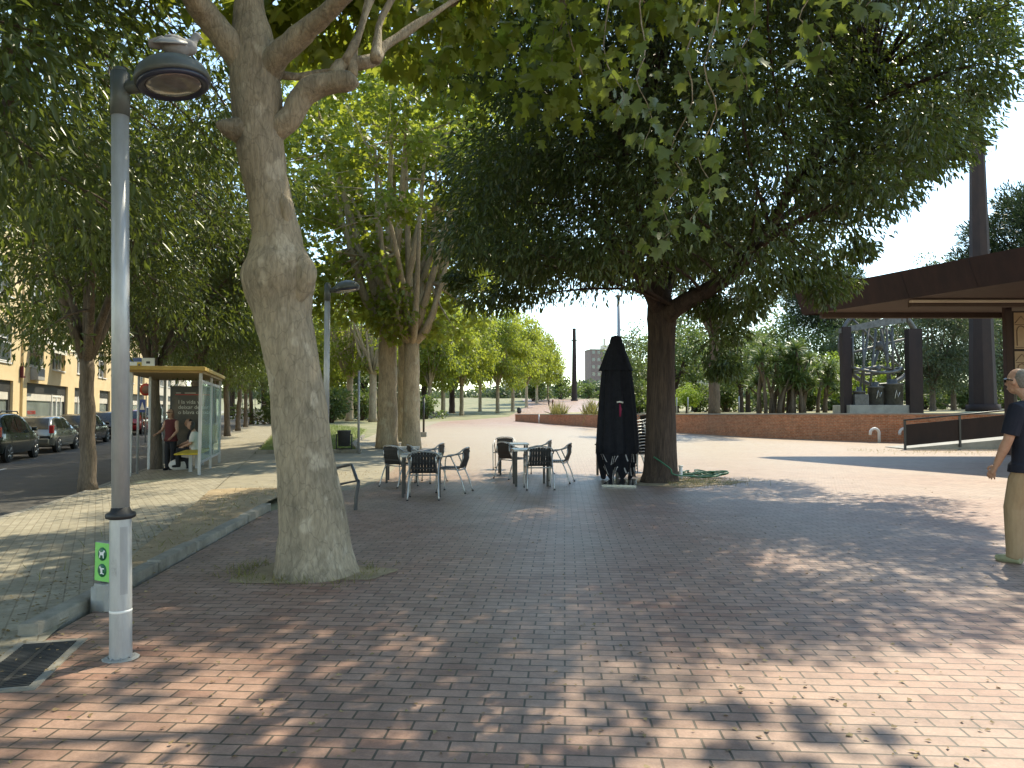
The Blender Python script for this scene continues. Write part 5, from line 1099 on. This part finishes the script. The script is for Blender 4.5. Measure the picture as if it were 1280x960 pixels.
# the stack beside the dark tree
gs_ = gp(799, 589); words = ['lowest', 'second lowest', 'third from the bottom', 'fourth from the bottom', 'fifth from the bottom', 'fourth from the top', 'third from the top', 'second from the top', 'topmost']
for k in range(9):
    o = copy_tree(ch0); o.location = (gs_.x + .02 - k * .012, gs_.y - .05, k * .072); o.rotation_euler = (0, 0, R(112)); o['label'] = f'black chair, {words[k]} in the stack behind the parasol'; o['group'] = 'stacked cafe chairs behind the parasol'
gt = gp(752.5, 596); o = copy_tree(tb0); o.location = (gt.x + .33, gt.y + .2, 0); o.rotation_euler = (0, 0, R(20)); o['label'] = 'black legged table standing hidden behind the closed parasol'
# ------------------------------------------------------------ bus shelter
sF = gp(249, 594.5); ty = T(sF.x, sF.y); zs = zg(sF.x, sF.y) + .012
rS = empty('bus_shelter', (sF.x, sF.y, zs), 0, 'glass bus shelter with ochre roof edge and yellow bench', 'bus shelter')
rS.rotation_euler = (0, 0, math.atan2(SD.y, SD.x)); W, Ln, Hs = 1.5, 4.5, 2.47   # x along street, y away from plaza side
for x in (0, Ln):
    for y in (0, W):
        m = MB(); m.bbox(x - .035, x + .035, y - .035, y + .035, 0, Hs, .008); m.build('post', M['galv'], rS)
m = MB(); m.bbox(Ln * .5 - .03, Ln * .5 + .03, -.03, .03, 0, Hs, .006); m.build('post', M['galv'], rS)
m = MB(); m.bbox(-.2, Ln + .2, -.12, W + .35, Hs + .003, Hs + .10, .02); m.build('roof', M['ochreroof'], rS)
m = MB(); m.box(-.1, Ln + .1, -.05, W + .25, Hs - .05, Hs); m.build('roof_lining', plain('amber roof lining', (.30, .19, .06), .5), rS)
for a, b_ in ((.05, Ln * .5 - .05), (Ln * .5 + .05, Ln - .05)):
    m = MB(); m.box(a, b_, -.006, .006, .32, Hs - .28); m.build('glass_panel', M['glass'], rS)
m = MB(); m.bbox(Ln * .5 - .03, Ln * .5 + .03, W - .03, W + .03, 0, Hs, .006); m.build('post', M['galv'], rS)
m = MB(); m.box(.1, Ln - .1, -.012, .012, Hs - .27, Hs - .2); m.box(.1, Ln - .1, -.012, .012, .26, .31); m.build('rail', M['galv'], rS)
m = MB(); m.bbox(.9, 3.9, .12, .70, .43, .47, .015); be = m.build('bench', M['yellow'], rS); m = MB()
for x in (1.1, 2.3, 3.5): m.box(x - .025, x + .025, .3, .38, 0, .428)
m.build('bench_legs', M['galv2'], be)
m = MB(); m.bbox(Ln - .14, Ln + .06, .16, 1.34, .25, Hs - .22, .02); ad = m.build('ad_box', M['blackmetal'], rS)
m = MB(); m.box(Ln - .147, Ln - .141, .22, 1.28, .38, Hs - .38); M['poster'] = plain('dark photo poster', (.035, .028, .022), .35, 0, (.10, .07, .045), 2.3, lo=.45, hi=.65); m.build('poster', M['poster'], ad)
rt = (math.pi / 2, 0, -math.pi / 2); M['printwhite'] = plain('grey white print', (.6, .56, .48), .5)
for i, s_ in enumerate(('I la vida va', 'deixar de ser', 'o blava o rosa')): text('lettering', s_, .155, M['printwhite'], ad, (Ln - .15, 1.12, 1.74 - i * .15), rt, .001)
m = MB(); m.box(Ln - .150, Ln - .146, .25, 1.2, 1.99, 2.015); m.build('red_line', M['red'], ad)
m = MB(); m.box(Ln - .150, Ln - .146, .65, .95, 2.04, 2.06); m.box(Ln - .150, Ln - .146, 1.05, 1.18, 2.04, 2.06); m.build('white_line', M['printwhite'], ad)
# shelter's stop sign, on its own pole by the kerb
sp_ = P(176, 520, 19.6); sp_.z = zg(sp_.x, sp_.y); rT = empty('bus_stop_sign', sp_, 0, 'bus stop flag with blue header and yellow squares above the shelter roof', 'sign')
m = MB(); m.tube([(-.07, 0, 0), (-.07, 0, 3.08)], .03, 10); m.build('pole', M['galv'], rT)
m = MB(); m.bbox(-.30, .36, -.065, -.03, 2.76, 3.06, .008); m.build('panel', M['white'], rT)
m = MB(); m.box(-.295, .03, -.07, -.066, 2.96, 3.055); m.build('header', M['blue'], rT)
m = MB(); m.box(-.09, .03, -.071, -.066, 2.78, 2.95); m.build('square', M['yellow'], rT)
m = MB(); m.box(.15, .25, -.071, -.066, 2.91, 2.97); m.box(-.06, .0, -.0745, -.0715, 2.82, 2.90); m.build('bus_icon', M['shopdark'], rT)
for i, (x_, s_) in enumerate(((-.27, '53'), (-.13, '68'))): pass
# traffic signs further along
def sign(px, py, Y, h, label, shape):
    p = P(px, py, Y); z0 = zg(p.x, p.y); r = empty('traffic_sign', (p.x, p.y, z0), 0, label, 'sign'); m = MB(); m.tube([(0, .03, 0), (0, .03, h)], .03, 8); m.build('pole', M['galv2'], r)
    Mx = Matrix.Translation((0, 0, p.z - z0)) @ Matrix.Rotation(math.pi / 2, 4, 'X')
    if shape == 'round':
        m = MB(); m.lathe([(0, 0), (.3, 0), (.3, .02), (0, .021)], 28, Mx); f_ = m.build('disc', M['red'], r); m = MB(); m.lathe([(0, .022), (.2, .022), (.2, .025), (0, .026)], 24, Mx); m.build('centre', plain('dull brown back', (.22, .12, .09), .6), f_)
    else:
        m = MB(); m.box(-.24, .24, -.01, .01, p.z - z0 - .42, p.z - z0 + .3); f_ = m.build('panel', M['blue'], r); m = MB(); m.add([(-.14, -.013, p.z - z0 - .28), (.0, -.013, p.z - z0 + .16), (.14, -.013, p.z - z0 - .28)], [(0, 1, 2)]); m.build('white_symbol', M['white'], f_)
    return r
sign(182.5, 487, 36, 2.9, 'round red rimmed traffic sign past the bus stop flag', 'round'); sign(178, 506, 42, 2.6, 'blue square traffic sign past the bus stop', 'square')
# ------------------------------------------------------------ parked cars
def car(name, label, yrear, Lc, Wc, Hc, paint, kind='hatch', tnear=9.55):
    r = empty(name, (0, 0, 0), 0, label, 'car', 'cars parked along the ochre building')
    x = xt(tnear + Wc / 2, yrear); zr = zg(xt(tnear, yrear), yrear + 2) - .11; r.location = (x, yrear + .0, zr)
    r.rotation_euler = (0, 0, math.atan2(SD.y, SD.x)); h = Wc / 2; k = Lc / 4.1; q = Hc / 1.5
    # stations: x, z bottom, z belt, z top, half belt, half top, half bottom
    S = [(0.0, .38, .62, .66, .70, .66, .62), (.06, .28, .86, .95, .80, .74, .74), (.18, .24, .93, 1.18, .84, .70, .80), (.42, .22, .95, 1.40, .86, .66, .83), (.85, .21, .95, 1.485, .875, .63, .85), (1.5, .21, .94, 1.5, .875, .63, .855),
         (2.1, .21, .93, 1.475, .875, .63, .855), (2.5, .21, .93, 1.38, .875, .64, .855), (2.9, .21, .93, 1.17, .87, .68, .85), (3.15, .22, .92, .985, .86, .74, .84), (3.6, .23, .83, .88, .83, .74, .81), (3.9, .26, .72, .77, .77, .68, .74), (4.06, .32, .58, .63, .66, .60, .62), (4.1, .38, .5, .54, .58, .52, .55)]
    if kind == 'mpv': S = [(a, b, c, d if d < 1.0 else d * 1.0 + (.05 if a < 3 else 0), e, f + .03, g) for a, b, c, d, e, f, g in S]
    m = MB(); n = 12; vs = []
    def sec(a, zb, zl_, zt, hb, ht, hl):
        return [(-hl * .8, zb), (-hl, zb + .06), (-hb * 1.0, zb + .30), (-hb, zl_ - .06), (-hb * .97, zl_), (-ht, zt - .04), (-ht * .9, zt), (0, zt + .012), (ht * .9, zt), (ht, zt - .04), (hb * .97, zl_), (hb, zl_ - .06), (hb, zb + .3), (hl, zb + .06), (hl * .8, zb)]
    st = []
    for s_ in S:
        a = s_[0] * k; pts = [(p[0] * h / .875, p[1] * q) for p in sec(*s_)]; st.append((a, pts)); vs += [(a, p[0], p[1]) for p in pts]
    n = 15; fs = [(i * n + j, i * n + j + 1, (i + 1) * n + j + 1, (i + 1) * n + j) for i in range(len(S) - 1) for j in range(n - 1)] + [(i * n + n - 1, i * n, (i + 1) * n, (i + 1) * n + n - 1) for i in range(len(S) - 1)]
    fs += [tuple(range(n)), tuple(range((len(S) - 1) * n, len(S) * n))]
    m.add(vs, fs, True); me = m.mesh('body'); body = link('body', me, paint, r)
    md = body.modifiers.new('b', 'BEVEL'); md.width = .012; md.segments = 2; md.limit_method = 'ANGLE'; md.angle_limit = .6
    def pt(i, j, o=.006):
        a, p = st[i]; y, z = p[j]; return Vector((a, y + (o if y > 0 else -o), z))
    def lerp2(i, f, j, g, o):                                        # point on the surface between stations
        a0 = pt(i, j, o); a1 = pt(i + 1, j, o); b0 = pt(i, j + 1, o); b1 = pt(i + 1, j + 1, o); return a0.lerp(a1, f).lerp(b0.lerp(b1, f), g)
    for side, (j, flip) in (('n', (9, 0)), ('f', (4, 1))):
        for a, b_ in (((3, .55), (4, .95)), ((5, .12), (6, .9)), ((7, .0), (8, .55))):
            m = MB(); g0, g1 = (.10, .93) if not flip else (.93, .10)
            ii = [(a[0], a[1])] + [(i, 0.0) for i in range(a[0] + 1, b_[0] + 1)] + [(b_[0], b_[1])]
            up, lo = [], []
            for i, f in ii:
                i_, f_ = (i, f) if i < len(S) - 1 else (i - 1, 1.0)
                o_ = .008
                lo.append(lerp2(i_, f_, j, (.92 if not flip else .08), o_)); up.append(lerp2(i_, f_, j, (.12 if not flip else .88), o_))
            nn = len(up); m.add(lo + up, [(t_, t_ + 1, nn + t_ + 1, nn + t_) for t_ in range(nn - 1)]); m.build('side_window', M['carglass'], r)
    def strip(i0, i1, name):
        m = MB(); v_ = []
        for i in range(i0, i1 + 1):
            a, p = st[i]
            for f in (-.9, -.45, 0, .45, .9):
                y = p[9][0] * f * .97; z = p[8][1] + .012 * (1 - abs(f)); v_.append((a, y, z + .012))
        nn = i1 - i0; sgn = -1 if i0 < 3 else 1
        v_ = [(x_ + sgn * .012, y_, z_2) for x_, y_, z_2 in v_]
        m.add(v_, [(i * 5 + t_, i * 5 + t_ + 1, i * 5 + t_ + 6, i * 5 + t_ + 5) for i in range(nn) for t_ in range(4)], True); m.build(name, M['carglass'], r)
    strip(7, 9, 'windscreen'); strip(1, 3, 'rear_window')
    for x_ in (.72 * k, 3.28 * k):
        for s in (-1, 1):
            w_ = empty('wheel', (x_, s * (h - .09), .31)); w_.parent = r
            Mx = Matrix.Rotation(-s * math.pi / 2, 4, 'X')
            m = MB(); m.lathe([(.20, -.1), (.29, -.1), (.315, -.075), (.318, 0), (.315, .085), (.29, .105), (.21, .105)], 24, Mx); m.build('tyre', M['tyre'], w_)
            m = MB(); m.lathe([(0, .075), (.05, .08), (.06, .07), (.19, .085), (.215, .1), (.215, .06), (0, .05)], 20, Mx)
            for t_ in range(5): a = t_ * 2 * math.pi / 5; m.tube([Mx @ Vector((.04 * math.cos(a), .04 * math.sin(a), .085)), Mx @ Vector((.2 * math.cos(a), .2 * math.sin(a), .095))], .025, 6)
            m.build('rim', M['rim'], w_)
            m = MB(); m.lathe([(0, .055), (.375, .06), (.375, .076), (.31, .08)], 24, Mx); m.build('wheel_arch', M['black'], w_)
    for s in (-1, 1):
        m = MB(); m.bbox(.0 + .02, .17, s * h * .86 - .08, s * h * .86 + .08, .80 * q, 1.12 * q, .02); m.build('tail_light', M['taillight'], r)
        m = MB(); m.bbox(3.72 * k, 3.98 * k, s * h * .74 - .12, s * h * .74 + .12, .60 * q, .74 * q, .03); m.build('headlight', M['headlight'], r)
        m = MB(); m.bbox(2.72 * k, 2.86 * k, s * (h + .09) - .09, s * (h + .09) + .09, .95 * q, 1.09 * q, .03); m.build('mirror', paint, r)
        m = MB(); m.tube([(2.3 * k, s * (h + .004), .78 * q), (2.15 * k, s * (h + .004), .78 * q)], .014, 6); m.tube([(1.3 * k, s * (h + .004), .8 * q), (1.15 * k, s * (h + .004), .8 * q)], .014, 6); m.build('door_handle', M['blackmetal'], r)
    m = MB(); m.bbox(-.05, .16, -h * .8, h * .8, .36, .58, .03); m.build('bumper', paint if kind != 'mpv' else M['charcoal'], r)
    m = MB(); m.box(-.062, -.052, -.26, .26, .60 if kind == 'x' else .44, .55); m.build('number_plate', M['white'], r)
    if kind == 'mpv':
        for s in (-1, 1): m = MB(); m.tube([(.7 * k, s * h * .66, 1.56 * q), (.8 * k, s * h * .66, 1.62 * q), (2.2 * k, s * h * .66, 1.61 * q), (2.3 * k, s * h * .66, 1.53 * q)], .022, 8); m.build('roof_rail', M['blackmetal'], r)
    return r
def paint(n, c, me=.35): return plain(n, c, .22, me, tuple(x * .93 for x in c), 3, coat=.6)
car('parked_car', 'dark green people carrier with roof rails, cut by the picture edge', 24.6, 4.25, 1.8, 1.62, paint('dark green paint', (.018, .026, .024)), 'mpv')
car('parked_car', 'silver grey hatchback parked behind the dark people carrier', 29.9, 3.95, 1.7, 1.48, paint('silver grey paint', (.26, .26, .23), .6))
car('parked_car', 'black hatchback parked ahead of the silver grey car', 35.2, 4.1, 1.74, 1.46, paint('black paint', (.012, .013, .016)))
car('parked_car', 'dark slate car half hidden behind the lamp post', 40.3, 4.2, 1.76, 1.5, paint('slate paint', (.05, .055, .06), .5))
car('parked_car', 'red car parked past the dark slate car', 45.6, 4.0, 1.72, 1.52, paint('red paint', (.30, .015, .02), .2), tnear=9.4)
car('parked_car', 'white car parked farthest along, past the red car', 50.8, 4.3, 1.82, 1.62, paint('white paint', (.62, .62, .60), 0), 'mpv', tnear=9.2)
car('parked_car', 'grey blue car parked behind the people carrier outside the picture', 19.0, 4.1, 1.74, 1.5, paint('grey blue paint', (.10, .13, .17), .5))
# ------------------------------------------------------------ people
def fingers(m, wr, d, sidev, s, n=4):                              # wr wrist, d hand direction, sidev towards the thumb
    d = d.normalized(); sidev = (sidev - d * sidev.dot(d)).normalized(); nrm = d.cross(sidev)
    m.tube([wr - d * .02 * s, wr + d * .03 * s, wr + d * .075 * s, wr + d * .09 * s], [.026 * s, .034 * s, .038 * s, .03 * s], 10, ell=(1, .62) if abs(d.z) < .95 else (.8, .8))
    for k in range(4):
        o = sidev * (.031 - .0205 * k) * s; l = (.078, .086, .08, .062)[k] * s; b0 = wr + d * .078 * s + o; b1 = b0 + d * l * .55 + nrm * .006 * s + o * .10; b2 = b1 + d * l * .42 + nrm * .02 * s
        m.tube([b0, b1, b2], [.0098 * s, .0088 * s, .007 * s], 8)
    t0 = wr + d * .025 * s + sidev * .026 * s; m.tube([t0, t0 + d * .032 * s + sidev * .026 * s, t0 + d * .062 * s + sidev * .030 * s + nrm * .01 * s], [.013 * s, .011 * s, .008 * s], 8)
def person(label, loc, rz, H=1.75, pose='stand', top='tee', bottom='khaki', shoe='shoe', hair='greyhair', vox=.012, sleeve=.55, long_hair=False, shades=False, arm_l=None, arm_r=None, legs=None, head_tilt=(0, 0), longsleeve=False, group=None, bare=False):
    r = empty('person', loc, rz, label, 'person', group); s = H / 1.75; V = lambda *p: Vector(p) * s
    sit = pose == 'sit'; hz = .47 if sit else .93
    hipL, hipR = V(-.095, 0, hz), V(.095, 0, hz)
    if legs: L, Rr = [[V(*p) for p in q] for q in legs]
    elif sit: L = [V(-.11, .42, .48), V(-.11, .40, .08)]; Rr = [V(.11, .42, .48), V(.12, .44, .08)]
    else: L = [V(-.10, .02, .5), V(-.10, 0, .08)]; Rr = [V(.10, .02, .5), V(.105, 0, .08)]
    sh = hz + .51; b = MB()
    lean = .03 if not sit else .08; nk = V(0, lean * .3, sh + .07); hd = V(head_tilt[0], .02 + lean + head_tilt[1], sh + .215)
    tor = [(0, 0, hz - .06, .14, .10), (0, 0, hz, .16, .115), (0, .005, hz + .12, .145, .105), (0, .01, hz + .25, .155, .115), (0, 0, hz + .38, .175, .115), (0, -.01, hz + .47, .165, .09), (0, 0, hz + .53, .08, .06)]
    b.loft([tuple(x * s for x in q) for q in tor], 18)
    b.tube([V(0, 0, sh - .02), nk, hd - V(0, .01, .06)], [.065 * s, .056 * s, .056 * s], 12)
    hc = hd
    b.ball(hc + V(0, 0, .012), (.076 * s, .095 * s, .112 * s), 16); b.ball(hc + V(0, .03, -.05), (.058 * s, .062 * s, .065 * s), 12); b.ball(hc + V(0, -.02, .035), (.077 * s, .088 * s, .085 * s), 12)
    b.tube([hc + V(0, .088, .02), hc + V(0, .112, -.022), hc + V(0, .092, -.032)], [.010 * s, .017 * s, .012 * s], 8); b.tube([hc + V(-.022, .086, -.062), hc + V(.022, .086, -.062)], .011 * s, 8)
    for q in (-1, 1): b.ball(hc + V(q * .078, -.005, .0), (.012 * s, .022 * s, .033 * s), 8); b.ball(hc + V(q * .03, .082, .018), .014 * s, 8)
    arms = []
    for q, cfg in ((-1, arm_l), (1, arm_r)):
        S_ = V(q * .185, -.005, sh - .035)
        if cfg: El, Wr = V(*cfg[0]), V(*cfg[1])
        elif sit: El, Wr = V(q * .25, .06, sh - .30), V(q * .12, .30, sh - .40)
        else: El, Wr = V(q * .235, -.02, sh - .32), V(q * .245, .05, sh - .575)
        arms.append((S_, El, Wr, q)); b.tube([V(q * .12, 0, sh - .02), S_, S_.lerp(El, .5), El, El.lerp(Wr, .35), Wr], [.055 * s, .058 * s, .052 * s, .042 * s, .044 * s, .029 * s], 12)
        fingers(b, Wr, (Wr - El) + V(0, .02, 0), V(0, 1, 0.0) if not sit else V(-q, .2, 0), s)
    for hp, (K, An) in ((hipL, L), (hipR, Rr)):
        b.tube([hp + V(0, 0, .02), hp.lerp(K, .4), K, K.lerp(An, .35), An], [.074 * s, .076 * s, .058 * s, .056 * s, .038 * s], 12); b.tube([An + V(0, -.03, -.03), An + V(0, .12, -.055)], [.04 * s, .03 * s], 8)
    blob('body', b, vox, M['skin'], r, 3)
    t = MB(); t.loft([tuple(x * s for x in (a, c, z, rx + .022, ry + .022)) for a, c, z, rx, ry in ([(0, 0, hz - .10, .19, .15), (0, 0, hz - .03, .184, .14)] + tor[1:5] + [(0, -.008, hz + .47, .165, .092), (0, 0, hz + .525, .085, .065), (0, .005, hz + .545, .07, .056)])], 22)
    for S_, El, Wr, q in arms:
        if bare: t.tube([V(q * .1, 0, sh - .02), S_], [.07 * s, .066 * s], 12); continue
        e = S_.lerp(El, .92) if not longsleeve else Wr
        pts = [V(q * .09, 0, sh - .03), S_, S_.lerp(El, .45), S_.lerp(El, sleeve * 1.55) if not longsleeve else El]; ra = [.075 * s, .075 * s, .075 * s, .074 * s if not longsleeve else .06 * s]
        if longsleeve: pts.append(Wr); ra.append(.045 * s)
        t.tube(pts, ra, 14)
    blob('shirt', t, vox, M[top], r, 3)
    p = MB(); p.loft([tuple(x * s for x in q) for q in ((0, 0, hz - .13, .162, .122), (0, 0, hz - .03, .172, .126), (0, 0, hz + .04, .158, .116))], 20)
    for hp, (K, An) in ((hipL, L), (hipR, Rr)): p.tube([hp + V(0, 0, -.06), hp.lerp(K, .4), K, K.lerp(An, .5), An + V(0, 0, .0), An + V(0, .005, -.03)], [.085 * s, .096 * s, .082 * s, .076 * s, .07 * s, .07 * s], 14)
    blob('trousers', p, vox, M[bottom], r, 3)
    for An in (L[1], Rr[1]):
        f = MB(); f.tube([An + V(0, -.06, -.045), An + V(0, .0, -.035), An + V(0, .08, -.05), An + V(0, .17, -.055)], [.035 * s, .05 * s, .042 * s, .03 * s], 12, ell=(1, 1)); fo = blob('shoe', f, vox * .8, M[shoe], r, 2)
    hr = MB(); hr.ball(hc + V(0, -.038, .030), (.080 * s, .080 * s, .088 * s), 16)
    if long_hair:
        hr.ball(hc + V(0, -.055, -.04), (.09 * s, .06 * s, .12 * s), 12); hr.tube([hc + V(-.07, -.03, 0), hc + V(-.085, -.03, -.16)], [.04 * s, .03 * s], 8); hr.tube([hc + V(.07, -.03, 0), hc + V(.085, -.03, -.16)], [.04 * s, .03 * s], 8)
    else: hr.ball(hc + V(0, -.05, -.01), (.07 * s, .055 * s, .07 * s), 12)
    blob('hair', hr, vox * .8, M[hair], r, 2)
    if shades:
        g_ = MB()
        for q in (-1, 1):
            g_.ball(hc + V(q * .034, .094, .018), (.03 * s, .012 * s, .022 * s), 10); g_.tube([hc + V(q * .06, .085, .025), hc + V(q * .083, .04, .022), hc + V(q * .086, -.01, .012)], .006 * s, 6)
        g_.tube([hc + V(-.01, .1, .024), hc + V(.01, .1, .024)], .005 * s, 6); g_.build('sunglasses', M['lens'], r)
    return r
gm = gp(1292, 706); gm.z = .004
person('man in a navy t shirt and khaki trousers walking off at the right edge', gm, R(24), 1.80, vox=.0065, shades=True, head_tilt=(0.0, .045),
       arm_l=((-.232, .05, 1.13), (-.222, .17, .89)), arm_r=((.25, -.06, 1.13), (.26, -.02, .88)), legs=(((-.10, .10, .50), (-.10, .10, .08)), ((.10, .06, .5), (.105, -.16, .11))))
gw = gp(213, 588); person('woman with reddish hair and sunglasses standing in the bus shelter', gw + Vector((0, 0, .012)), R(165), 1.66, top='maroon', bottom='darkcloth', shoe='darkcloth', hair='redhair', vox=.02, long_hair=True, shades=True, bare=True, arm_l=((-.24, .04, 1.13), (-.16, .18, .95)), arm_r=((.26, .06, 1.15), (.30, .22, 1.05)))
def onshelter(x, y, z): return rS.matrix_basis @ Vector((x, y, z))
bpy.context.view_layer.update()
b1_ = rS.matrix_world @ Vector((3.0, .50, 0)); person('dark haired person in a white top sitting on the shelter bench', b1_, rS.rotation_euler.z + R(0), 1.66, 'sit', top='whitecloth', bottom='darkcloth', shoe='darkcloth', hair='darkhair', vox=.02, long_hair=True)
b2_ = rS.matrix_world @ Vector((3.5, .62, 0)); person('person in a dark top sitting at the far end of the shelter bench', b2_, rS.rotation_euler.z + R(0), 1.74, 'sit', top='darkcloth', bottom='darkcloth', shoe='darkcloth', hair='darkhair', vox=.02)
bb = gp(222, 588); m = MB(); m.ball((0, 0, .14), (.24, .14, .16), 12); m.ball((.14, .02, .13), (.16, .12, .17), 10); rb2 = empty('shopping_bag', bb + Vector((0, 0, .01)), .3, 'white and dark bag lying on the ground in front of the bench', 'bag')
blob('body', m, .02, M['whitecloth'], rb2, 2); m = MB(); m.tube([(.02, -.02, .16), (.1, -.04, .3), (.22, -.02, .28), (.3, 0, .06)], [.07, .08, .08, .1], 8); blob('dark_flap', m, .02, M['darkcloth'], rb2, 2)
for i, (px, py, lb, t_, b_) in enumerate(((686, 507.6, 'distant walker in dark clothes, one of a pair near the wall tip', 'darkcloth', 'darkcloth'), (690.8, 507.4, 'distant walker in lighter clothes, one of a pair near the wall tip', 'maroon', 'darkcloth'), (701.5, 499.6, 'lone distant walker higher on the rising plaza', 'darkcloth', 'darkcloth'), (729, 497, 'distant walker right of the slender chimney', 'darkcloth', 'darkcloth'))):
    person(lb, gp(px, py), .4 * i, 1.72, top=t_, bottom=b_, shoe='darkcloth', hair='darkhair', vox=.035)
q = P(1235, 512, 46); q.z = zp(q.x, q.y); person('man in dark top and pale trousers standing beyond the rust chimney', q, 2.8, 1.72, top='darkcloth', bottom='whitecloth', shoe='darkcloth', hair='darkhair', vox=.03)
q = gp(541, 521); person('dark dressed person sitting low at the far edge of the plaza', q, 2.4, 1.7, 'sit', top='darkcloth', bottom='darkcloth', shoe='darkcloth', hair='darkhair', vox=.03)
m = MB(); m.bbox(-.9, .9, -.22, .22, .38, .44, .01); 
rb3 = empty('park_bench', (q.x, q.y, q.z), 2.4, 'low bench under the seated person at the plaza edge', 'bench'); m.build('seat', M['darkbark'], rb3)
for x in (-.7, .7): m = MB(); m.box(x - .04, x + .04, -.18, .18, -.05, .378); m.build('leg', M['concrete'], rb3)
